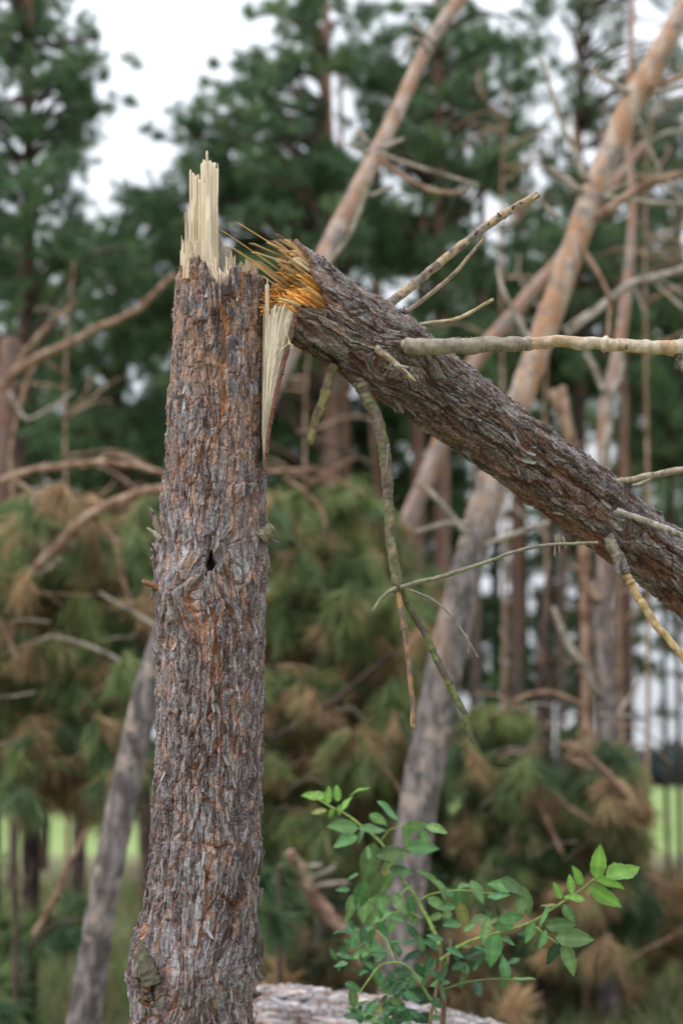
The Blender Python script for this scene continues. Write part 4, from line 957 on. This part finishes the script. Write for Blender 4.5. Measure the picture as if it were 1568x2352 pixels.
# torn hinge strip
hinge = None; acc = Acc()
LE = [(640, 612), (700, 606), (760, 604), (900, 602), (1000, 601), (1062, 606)]
RE = [(640, 702), (698, 694), (712, 686), (745, 674), (790, 662), (860, 642), (940, 625), (1000, 614), (1062, 608)]
slab(acc, [(604, 722), (612, 712), (620, 728), (630, 704), (640, 712), (650, 700), (662, 708), (672, 700), (682, 703), (690, 702)], 1062, 2.915, .035, 150, (.70, .60, .46), .003, 5.5, 12, .012, (.32, .26, .18), 60, LE, RE)
slab(acc, [(604, 730), (614, 700), (622, 716), (636, 690), (648, 700), (660, 692), (680, 696), (690, 700)], 1040, 2.945, .03, 151, (.62, .52, .36), .002, 4.5, 10, .004, PALE2, 40, LE, RE)
hinge = acc.build('torn_strip', M_wood, bp_root)
acc = Acc()
bk = [(696, 696, 16), (684, 716, 11), (674, 748, 8), (663, 790, 8), (647, 850, 9), (631, 920, 9), (619, 985, 9), (611, 1050, 8), (606, 1090, 7)]
V, Fl = uvtube(bk, 2.925, 10, 8, 60, .4, .35); rr_ = rng(8); acc.add(V, Fl, np.array([.19, .07, .05]) * rr_.uniform(.5, 1.4, (len(V), 1)))
for i in range(46):
    f = rr_.random(); q = spline(bk, 50)[int(f * 49)]; spike(acc, P(q[0], q[1], 2.92), P(q[0] + rr_.uniform(-2, 7), q[1] - rr_.uniform(-16, 14), 2.92), rr_.uniform(.002, .005), i, (.15, .09, .075))
acc.build('bark', M_bark, hinge)
acc = Acc()
for q in ([(666, 782, 2), (650, 800, 2.2), (632, 798, 2), (612, 808, 1)], [(662, 784, 3), (668, 792, 3.4), (670, 803, 1)], [(655, 756, 1.4), (662, 775, 2.2), (664, 792, 3)]): 
    V, Fl = uvtube(q, 2.895, 6, 3, 14); acc.add(V, Fl, np.array([.66, .58, .38]))
acc.build('peeled_fibre', M_wood, hinge)

# branches of the upper trunk
def pbranch(pts, Y, cols, seed, parent=upper, k=18, rough=.07, name='branch', n=None, patch=40):
    p = np.array([[*q[:3], q[3] if len(q) > 3 else Y] for q in pts], float)
    n = n or max(12, int(np.abs(np.diff(p[:, :2], axis=0)).sum() / 3.0))
    s = spline(p, n); C = np.array([P(a[0], a[1], a[3]) for a in s]); R = np.array([a[2] / 2 * PX(a[1], a[3]) for a in s]) 
    r = rng(seed); nz = np.interp(np.arange(n), np.arange(0, n + 8, 5), r.normal(size=len(np.arange(0, n + 8, 5)))); R = R * (1 + .05 * nz)
    for q_ in r.integers(3, max(4, n - 2), max(1, n // 70)): R = R * (1 + r.uniform(.1, .3) * np.exp(-((np.arange(n) - q_) / 2.2) ** 2))
    w = np.stack([np.interp(np.arange(n), np.arange(0, n + 10, 9), r.normal(size=len(np.arange(0, n + 10, 9)))) for _ in range(3)], 1); w[0] = 0; C = C + w * R.mean() * .10
    V, Fl = tube(C, R, k, seed, rough)
    L = np.arange(n)[:, None] / 12.0; ph = np.arange(k)[None] / k
    a = (ph * 1.0 + np.zeros_like(L)); ss = L + np.zeros_like(ph)
    nz = fnoise(a, ss, 1.0, .35, 1.2, seed, 3)
    nz2 = vnoise(a, ss, 1.0, .12, .4, seed + 3)
    cols = [np.array(c) for c in cols]
    cc = lerp(cols[0], cols[1], sstep(nz, .42, .54)); cc = lerp(cc, cols[2], sstep(nz2, .62, .85) * .7)
    cc = cc.reshape(-1, 3); cc = np.vstack([cc, cols[1], cols[1]])
    return mesh(name, V, Fl, M_twig, parent, cc)
GB, TN, DK = (.22, .185, .16), (.44, .32, .21), (.09, .065, .055)
b1 = pbranch([(890, 702, 27), (905, 688, 22), (960, 645, 20), (1010, 604, 20), (1060, 563, 19), (1120, 517, 19), (1180, 478, 17), (1234, 446, 16)], 3.04, [(.24, .20, .18), TN, DK], 1)
V, Fl = uvtube([(1222, 458, 6), (1234, 448, 5), (1237, 440, 2)], 3.03, 6, 3, 6, 0, .3); mesh('broken_tip', V, Fl, M_wood, b1, np.tile(PALE2, (len(V), 1)))
acc = Acc(); r = rng(9)
for u, v in [(1140, 504), (1120, 517), (1176, 481), (1090, 540), (1200, 466), (1060, 563), (1150, 497), (985, 624)]:
    spike(acc, P(u, v, 3.03), P(u + r.uniform(-10, 10), v - r.uniform(-8, 12), 3.02), .005, int(u), DK, .3)
acc.build('peeling_bark', M_bark, b1)
pbranch([(925, 722, 11), (955, 700, 10), (1000, 665, 10), (1040, 630, 9), (1080, 585, 8), (1112, 545, 6)], 3.07, [(.42, .32, .22), (.34, .26, .2), DK], 2, k=10)
pbranch([(945, 748, 9), (985, 742, 9), (1040, 735, 9), (1085, 715, 8), (1115, 697, 8), (1133, 687, 7)], 3.03, [(.40, .33, .20), (.48, .38, .24), DK], 3, k=10)
b3 = pbranch([(925, 792, 24), (945, 794, 36), (1000, 796, 38), (1060, 795, 36), (1130, 792, 35), (1205, 790, 33), (1214, 790, 34)], 2.93, [(.25, .225, .175), (.30, .26, .20), (.17, .14, .11)], 4, k=28, rough=.05)
b3b = pbranch([(1208, 790, 29), (1290, 786, 28), (1380, 791, 30), (1440, 794, 31), (1510, 798, 32), (1560, 800, 40), (1640, 790, 30), (1800, 760, 24)], 2.93, [(.50, .41, .31), (.42, .29, .18), (.60, .54, .46)], 5, parent=b3, k=28, rough=.03, name='peeled_end')
pbranch([(1545, 800, 26), (1560, 822, 24), (1575, 850, 18)], 2.93, [(.25, .22, .17), DK, GB], 6, parent=b3, k=12, rough=.2, name='twig')
pbranch([(1562, 795, 20), (1575, 770, 18), (1600, 740, 14)], 2.93, [GB, DK, GB], 7, parent=b3, k=12, rough=.2, name='twig')
pbranch([(1436, 780, 9), (1436, 792, 12), (1437, 802, 9)], 2.92, [(.30, .27, .25), GB, DK], 8, parent=b3, k=10, rough=.3, name='knot')
acc = Acc(); r = rng(31)                 # curled bark rings on the grey part of that branch
for i in range(17):
    u = 1050 + i * 10 + r.uniform(-3, 3); hw = 17.5 - i * .12
    th = np.linspace(-1.5, 1.5, 9); v_ = 791 - np.sin(th) * hw; y_ = 2.93 - np.cos(th) * hw * .00092
    C = np.array([P(u + 2 * math.sin(t * 3 + i), a, b) for a, b, t in zip(v_, y_, th)]); acc.add(*tube(C, np.full(9, .0011), 5, i), np.array([.16, .13, .10]))
acc.build('bark_curl', M_bark, b3)
b4 = pbranch([(862, 800, 18), (885, 817, 16), (905, 832, 13), (925, 850, 12), (947, 871, 11)], 2.885, [(.30, .22, .16), (.40, .30, .22), DK], 9, k=12)
acc = Acc(); spike(acc, P(905, 838, 2.87), P(940, 845, 2.86), .008, 3, (.35, .30, .25), .3); spike(acc, P(938, 862, 2.88), P(955, 876, 2.87), .006, 4, (.45, .32, .15), .4); acc.build('peeling_bark', M_bark, b4)
pbranch([(768, 840, 22), (758, 868, 22), (742, 920, 21), (725, 965, 20), (712, 1008, 20), (709, 1020, 17)], 2.99, [(.17, .14, .08), (.26, .22, .09), DK], 10)
b6 = pbranch([(825, 880, 28), (845, 915, 28), (868, 970, 27), (882, 1040, 27), (889, 1110, 26), (893, 1180, 25), (900, 1260, 24), (910, 1330, 24), (915, 1360, 22)], 2.97, [(.13, .10, .075), (.15, .15, .07), (.23, .17, .12)], 11, rough=.12)
pbranch([(912, 1345, 16), (920, 1400, 13), (932, 1460, 13), (940, 1540, 12), (945, 1600, 11), (948, 1672, 11)], 2.97, [(.19, .14, .11), (.40, .22, .11), DK], 12, parent=b6, name='twig', k=12, rough=.12)
pbranch([(915, 1340, 18), (935, 1385, 17), (970, 1445, 16), (1000, 1510, 16), (1040, 1590, 15), (1065, 1640, 14), (1086, 1705, 10)], 2.99, [(.10, .085, .06), (.14, .16, .06), DK], 13, parent=b6, name='twig', k=12, rough=.12)
pbranch([(918, 1350, 12), (960, 1337, 11), (1010, 1325, 10), (1080, 1303, 9), (1130, 1286, 8), (1190, 1265, 8), (1260, 1252, 8), (1372, 1247, 7)], 2.96, [(.24, .20, .17), (.22, .22, .14), DK], 14, parent=b6, name='twig', k=10, rough=.14)
pbranch([(922, 1350, 5), (960, 1362, 5), (1000, 1382, 5), (1040, 1420, 4.5), (1068, 1460, 4), (1097, 1510, 3)], 2.96, [(.26, .21, .18), (.3, .25, .2), DK], 15, parent=b6, name='twig', k=8)
pbranch([(1072, 1458, 3), (1075, 1475, 3), (1074, 1502, 2)], 2.96, [(.3, .2, .17), (.3, .25, .2), DK], 16, parent=b6, name='twig', k=6)
pbranch([(910, 1350, 12), (890, 1362, 10), (870, 1380, 8), (856, 1404, 7)], 2.96, [(.20, .18, .14), (.28, .26, .18), DK], 17, parent=b6, name='twig', k=10)
pbranch([(892, 1020, 6), (884, 1090, 5), (877, 1120, 3)], 2.94, [(.13, .10, .075), GB, DK], 27, parent=b6, name='twig', k=8)
pbranch([(1395, 1230, 24), (1410, 1265, 27), (1428, 1302, 24), (1434, 1318, 20)], 3.17, [(.20, .17, .15), (.30, .26, .21), DK], 18, rough=.18)
pbranch([(1430, 1300, 18), (1450, 1345, 18), (1475, 1390, 18), (1510, 1440, 18), (1545, 1480, 17), (1600, 1560, 15), (1700, 1700, 12)], 3.17, [(.44, .31, .15), (.52, .38, .2), (.38, .24, .12)], 19, k=14)
pbranch([(1415, 1290, 16), (1418, 1310, 13), (1424, 1326, 6)], 3.15, [GB, DK, (.35, .3, .26)], 20, rough=.3, k=10)
pbranch([(1405, 1106, 14), (1440, 1103, 15), (1480, 1095, 15), (1530, 1085, 15), (1600, 1070, 14), (1700, 1030, 12)], 3.20, [(.40, .33, .24), (.34, .28, .2), DK], 21, k=14)
pbranch([(1450, 1115, 10), (1470, 1110, 12), (1495, 1095, 9), (1503, 1090, 4)], 3.2, [(.38, .33, .28), GB, DK], 22, k=10, rough=.2)
pbranch([(1412, 1172, 15), (1450, 1185, 14), (1500, 1203, 15), (1560, 1228, 15), (1640, 1265, 13), (1750, 1300, 11)], 3.14, [(.30, .27, .23), (.38, .34, .29), DK], 23, k=14)
acc = Acc()
for u0, v0, u1, v1 in [(1276, 1228, 1272, 1280), (1282, 1228, 1284, 1272), (1292, 1232, 1300, 1262)]: spike(acc, P(u0, v0, 3.15), P(u1, v1, 3.15), .004, u0, (.34, .25, .15), .6)
acc.build('twig_stub', M_wood, upper)

# ------------------------------------------------------------------ fallen log
lg = thing('fallen_log', tuple(ground_pt(760, 4.6)), 'silvery flaking fallen log lying low behind the base of the broken trunk', 'log')
lp_ = []
for u, v, w_, y in [(420, 2440, 270, 4.85), (560, 2420, 280, 4.7), (700, 2425, 290, 4.6), (850, 2445, 290, 4.5), (1000, 2475, 285, 4.45), (1200, 2540, 280, 4.4), (1500, 2680, 260, 4.35), (1800, 2830, 240, 4.3)]:
    p, s = ray(u, v, y); lp_.append([*p, w_ / 2 * s])
bark_tube('trunk', lp_, lambda L: np.arange(0, L, .004), 300, 90, M_bark, lg, 1.7, None, (), 'log', 500, 1.6)
c0 = np.array(lp_[0]); 
V, Fl = tube([[c0[0] + .1, c0[1] + .02, -.1], [c0[0] + .1, c0[1] + .02, .3], [c0[0] + .08, c0[1] + .02, c0[2] - .08]], [.2, .17, .14], 18, 3, .08)
mesh('root_stump', V, Fl, M_pineD, lg)

# ------------------------------------------------------------------ elder shrub
eb = thing('elder_shrub', tuple(ground_pt(1010, 3.75)), 'leafy green elder shrub growing in front of the log at lower right', 'shrub')
EX = lambda x, y: (653 + .5833 * x, 1755.8 + .5833 * y)
def est(pts, Y0, Y1, w0, w1, col, seed, name='stem'):
    n = len(pts); q = [(*EX(x, y), w0 + (w1 - w0) * i / (n - 1), Y0 + (Y1 - Y0) * i / (n - 1)) for i, (x, y) in enumerate(pts)]
    V, Fl = uvtube(q, Y0, 8, seed, wob=.3); r = rng(seed)
    mesh(name, V, Fl, M_twig, eb, np.array(col) * r.uniform(.85, 1.15, (len(V), 1)), True)
LG = (.26, .34, .10)
est([(620, 2300), (622, 1700), (610, 1300), (625, 1022), (630, 930), (615, 870), (618, 760), (612, 715)], 3.75, 3.78, 16, 9, (.16, .10, .06), 1)
est([(560, 2200), (565, 1500), (575, 1022), (590, 940), (600, 860)], 3.7, 3.75, 10, 6, (.24, .15, .09), 2)
est([(612, 715), (585, 650), (560, 600), (520, 530), (470, 460), (420, 385), (380, 310), (300, 240), (240, 195), (180, 165), (110, 122)], 3.78, 3.9, 10, 4, LG, 3)
est([(615, 770), (650, 745), (720, 700), (830, 665), (920, 640), (990, 610), (1090, 545), (1170, 490), (1230, 440)], 3.75, 3.45, 8, 4, LG, 4)
est([(620, 890), (670, 872), (730, 855), (800, 848), (860, 845), (930, 852)], 3.75, 3.55, 5, 3, (.12, .17, .07), 5)
est([(600, 980), (560, 900), (500, 810), (450, 780), (380, 790), (330, 850), (290, 910)], 3.72, 3.65, 6, 3, LG, 6)
est([(535, 532), (580, 510), (640, 500), (700, 495), (780, 505), (860, 512)], 3.8, 3.7, 4, 2.5, LG, 7)
est([(545, 605), (480, 580), (420, 585), (370, 600)], 3.8, 3.85, 4, 2, LG, 8)
est([(440, 790), (400, 690), (350, 650), (300, 655)], 3.7, 3.75, 4, 2, LG, 9)
est([(990, 640), (1040, 680), (1075, 705)], 3.5, 3.45, 4, 2, LG, 10)
est([(380, 300), (420, 255), (500, 240), (580, 250)], 3.86, 3.8, 4, 2, LG, 11)
est([(400, 380), (430, 350), (500, 330)], 3.84, 3.8, 4, 2, LG, 12)
est([(640, 790), (650, 730), (655, 690)], 3.72, 3.70, 5, 3, (.34, .24, .14), 13)
LV = [(115,125,170,85),(172,120,80,75),(208,112,95,60),(245,150,60,90),(295,100,30,85),(135,185,190,70),(185,190,250,45),(215,180,270,40),(230,245,175,115),(240,300,200,90),(298,285,250,55),(345,258,-8,110),
 (412,182,-38,115),(370,215,-30,95),(515,245,5,100),(600,255,-18,80),(480,290,-80,90),(550,292,-75,80),(430,350,8,110),(540,327,3,135),(428,388,195,90),(335,385,255,140),(405,410,225,90),(345,480,240,120),(300,520,250,130),
 (372,530,182,110),(452,548,-60,90),(497,605,-50,75),(230,492,178,60),(262,560,255,110),(318,575,262,110),(382,580,-80,95),(380,600,200,80),(440,600,-20,80),(572,447,-28,110),(617,492,-65,90),(600,550,-30,80),(590,600,190,70),
 (688,530,-88,120),(700,590,-75,90),(660,630,178,70),(760,502,-60,90),(710,478,20,70),(862,475,172,115),(842,520,188,100),(900,482,-30,110),(952,540,-75,100),(925,562,-110,80),(780,610,8,85),(892,605,5,105),(862,640,0,80),
 (790,655,-110,90),(820,725,-100,130),(752,742,200,105),(690,717,180,80),(882,697,-20,65),(1045,555,172,80),(1025,600,240,100),(965,662,245,75),(1012,690,242,85),(1087,632,8,100),(1120,587,-60,65),(1142,685,0,135),(1055,742,-115,110),
 (1120,765,-72,115),(1152,437,120,95),(1126,470,95,65),(1235,382,83,125),(1330,427,10,145),(1277,467,-14,120),(1262,522,-32,130),(1140,525,170,85),(1075,497,115,65),(1195,500,60,50),(345,722,150,95),(300,748,190,70),(332,792,250,85),
 (370,842,-62,90),(272,697,252,75),(320,672,-82,60),(436,720,-45,75),(536,702,100,70),(565,767,-62,80),(502,752,200,80),(430,887,178,115),(532,905,-20,85),(612,857,178,85),(492,850,120,60),(270,912,98,85),(290,982,140,95),
 (380,962,30,90),(442,950,-30,85),(762,882,-78,90),(866,800,100,95),(862,862,250,60),(942,850,2,95),(697,850,80,60),(545,1000,190,90),(340,1000,-20,90),(470,1000,20,80),(600,1000,10,60),(270,440,200,50),(250,600,260,70),(640,560,180,60),
 (420,640,250,70),(470,500,210,80),(730,640,30,60),(820,620,200,60),(740,790,260,60),(400,470,240,90),(345,620,255,90),(500,560,-80,80),(680,760,-60,60),(590,690,190,50),(460,420,-10,90),(330,345,100,60),(640,600,-90,70)]
r = rng(66); acc = Acc()
def leaf(acc, u, v, ang, ln, Y, seed, col):
    r = rng(seed); a = math.radians(ang); s = PX(v, Y)
    d = np.array([math.cos(a), r.normal() * .35, math.sin(a)]); d /= np.linalg.norm(d)
    up = np.array([r.normal() * .25, -.75 + r.normal() * .35, .55 + r.normal() * .3]); sd_ = np.cross(d, up); sd_ /= np.linalg.norm(sd_); nr = np.cross(sd_, d)
    L = ln * .5833 * s * r.uniform(.95, 1.25); Wd = L * r.uniform(.40, .52); c = P(u, v, Y) - d * L * .5
    rows = 11; t = np.linspace(0, 1, rows); w = Wd / 2 * (np.sin(math.pi * t ** .78) ** .85); w[0] = .0006; w[-1] = .0004
    curl = r.uniform(-.06, .22); fold = r.uniform(.12, .45); g = np.array([-1, -.5, 0, .5, 1.])
    T, G = np.meshgrid(t, g, indexing='ij'); ser = 1 + .05 * np.where((np.arange(rows) % 2)[:, None] == 0, 1, -1) * (np.abs(G) == 1)
    px = G * w[:, None] * ser; wav = np.sin(T * 9 + seed) * .03 * L * np.abs(G)
    hh = -curl * L * T ** 2 + np.abs(px) * fold + wav + .02 * L * np.sin(T * 26) * (np.abs(G) == .5)
    V = c + d * (T * L)[..., None] + sd_ * px[..., None] + nr * hh[..., None]
    cc = np.tile(np.array(col), (rows * 5, 1)).reshape(rows, 5, 3); cc[:, 2] *= 1.35; cc *= r.uniform(.85, 1.15, (rows, 1, 1))
    i = np.arange(rows - 1)[:, None] * 5; j = np.arange(4)[None]
    acc.add(V.reshape(-1, 3), np.stack([i + j, i + j + 1, i + j + 6, i + j + 5], -1).reshape(-1, 4), cc.reshape(-1, 3))
for i, (x, y, a, l) in enumerate(LV):
    u, v = EX(x, y); Yl = np.interp(x, [100, 500, 700, 1000, 1250], [3.9, 3.82, 3.76, 3.5, 3.42]) + r.normal() * .05
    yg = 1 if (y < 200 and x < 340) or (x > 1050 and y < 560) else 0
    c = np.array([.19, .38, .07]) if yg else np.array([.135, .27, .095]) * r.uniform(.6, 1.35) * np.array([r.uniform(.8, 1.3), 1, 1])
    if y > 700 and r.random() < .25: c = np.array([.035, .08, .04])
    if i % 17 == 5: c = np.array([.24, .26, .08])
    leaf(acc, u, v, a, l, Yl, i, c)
for i in range(130):       # small curled leaves near the stems
    x, y = [(300 + r.normal() * 60, 720 + r.normal() * 60), (640 + r.normal() * 120, 700 + r.normal() * 80), (400 + r.normal() * 90, 980 + r.normal() * 30), (500 + r.normal() * 80, 860 + r.normal() * 50)][i % 4]
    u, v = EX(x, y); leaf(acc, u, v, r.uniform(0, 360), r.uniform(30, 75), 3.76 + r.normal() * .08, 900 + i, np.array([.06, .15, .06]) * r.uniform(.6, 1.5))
acc.build('foliage', M_leaf, eb, True)
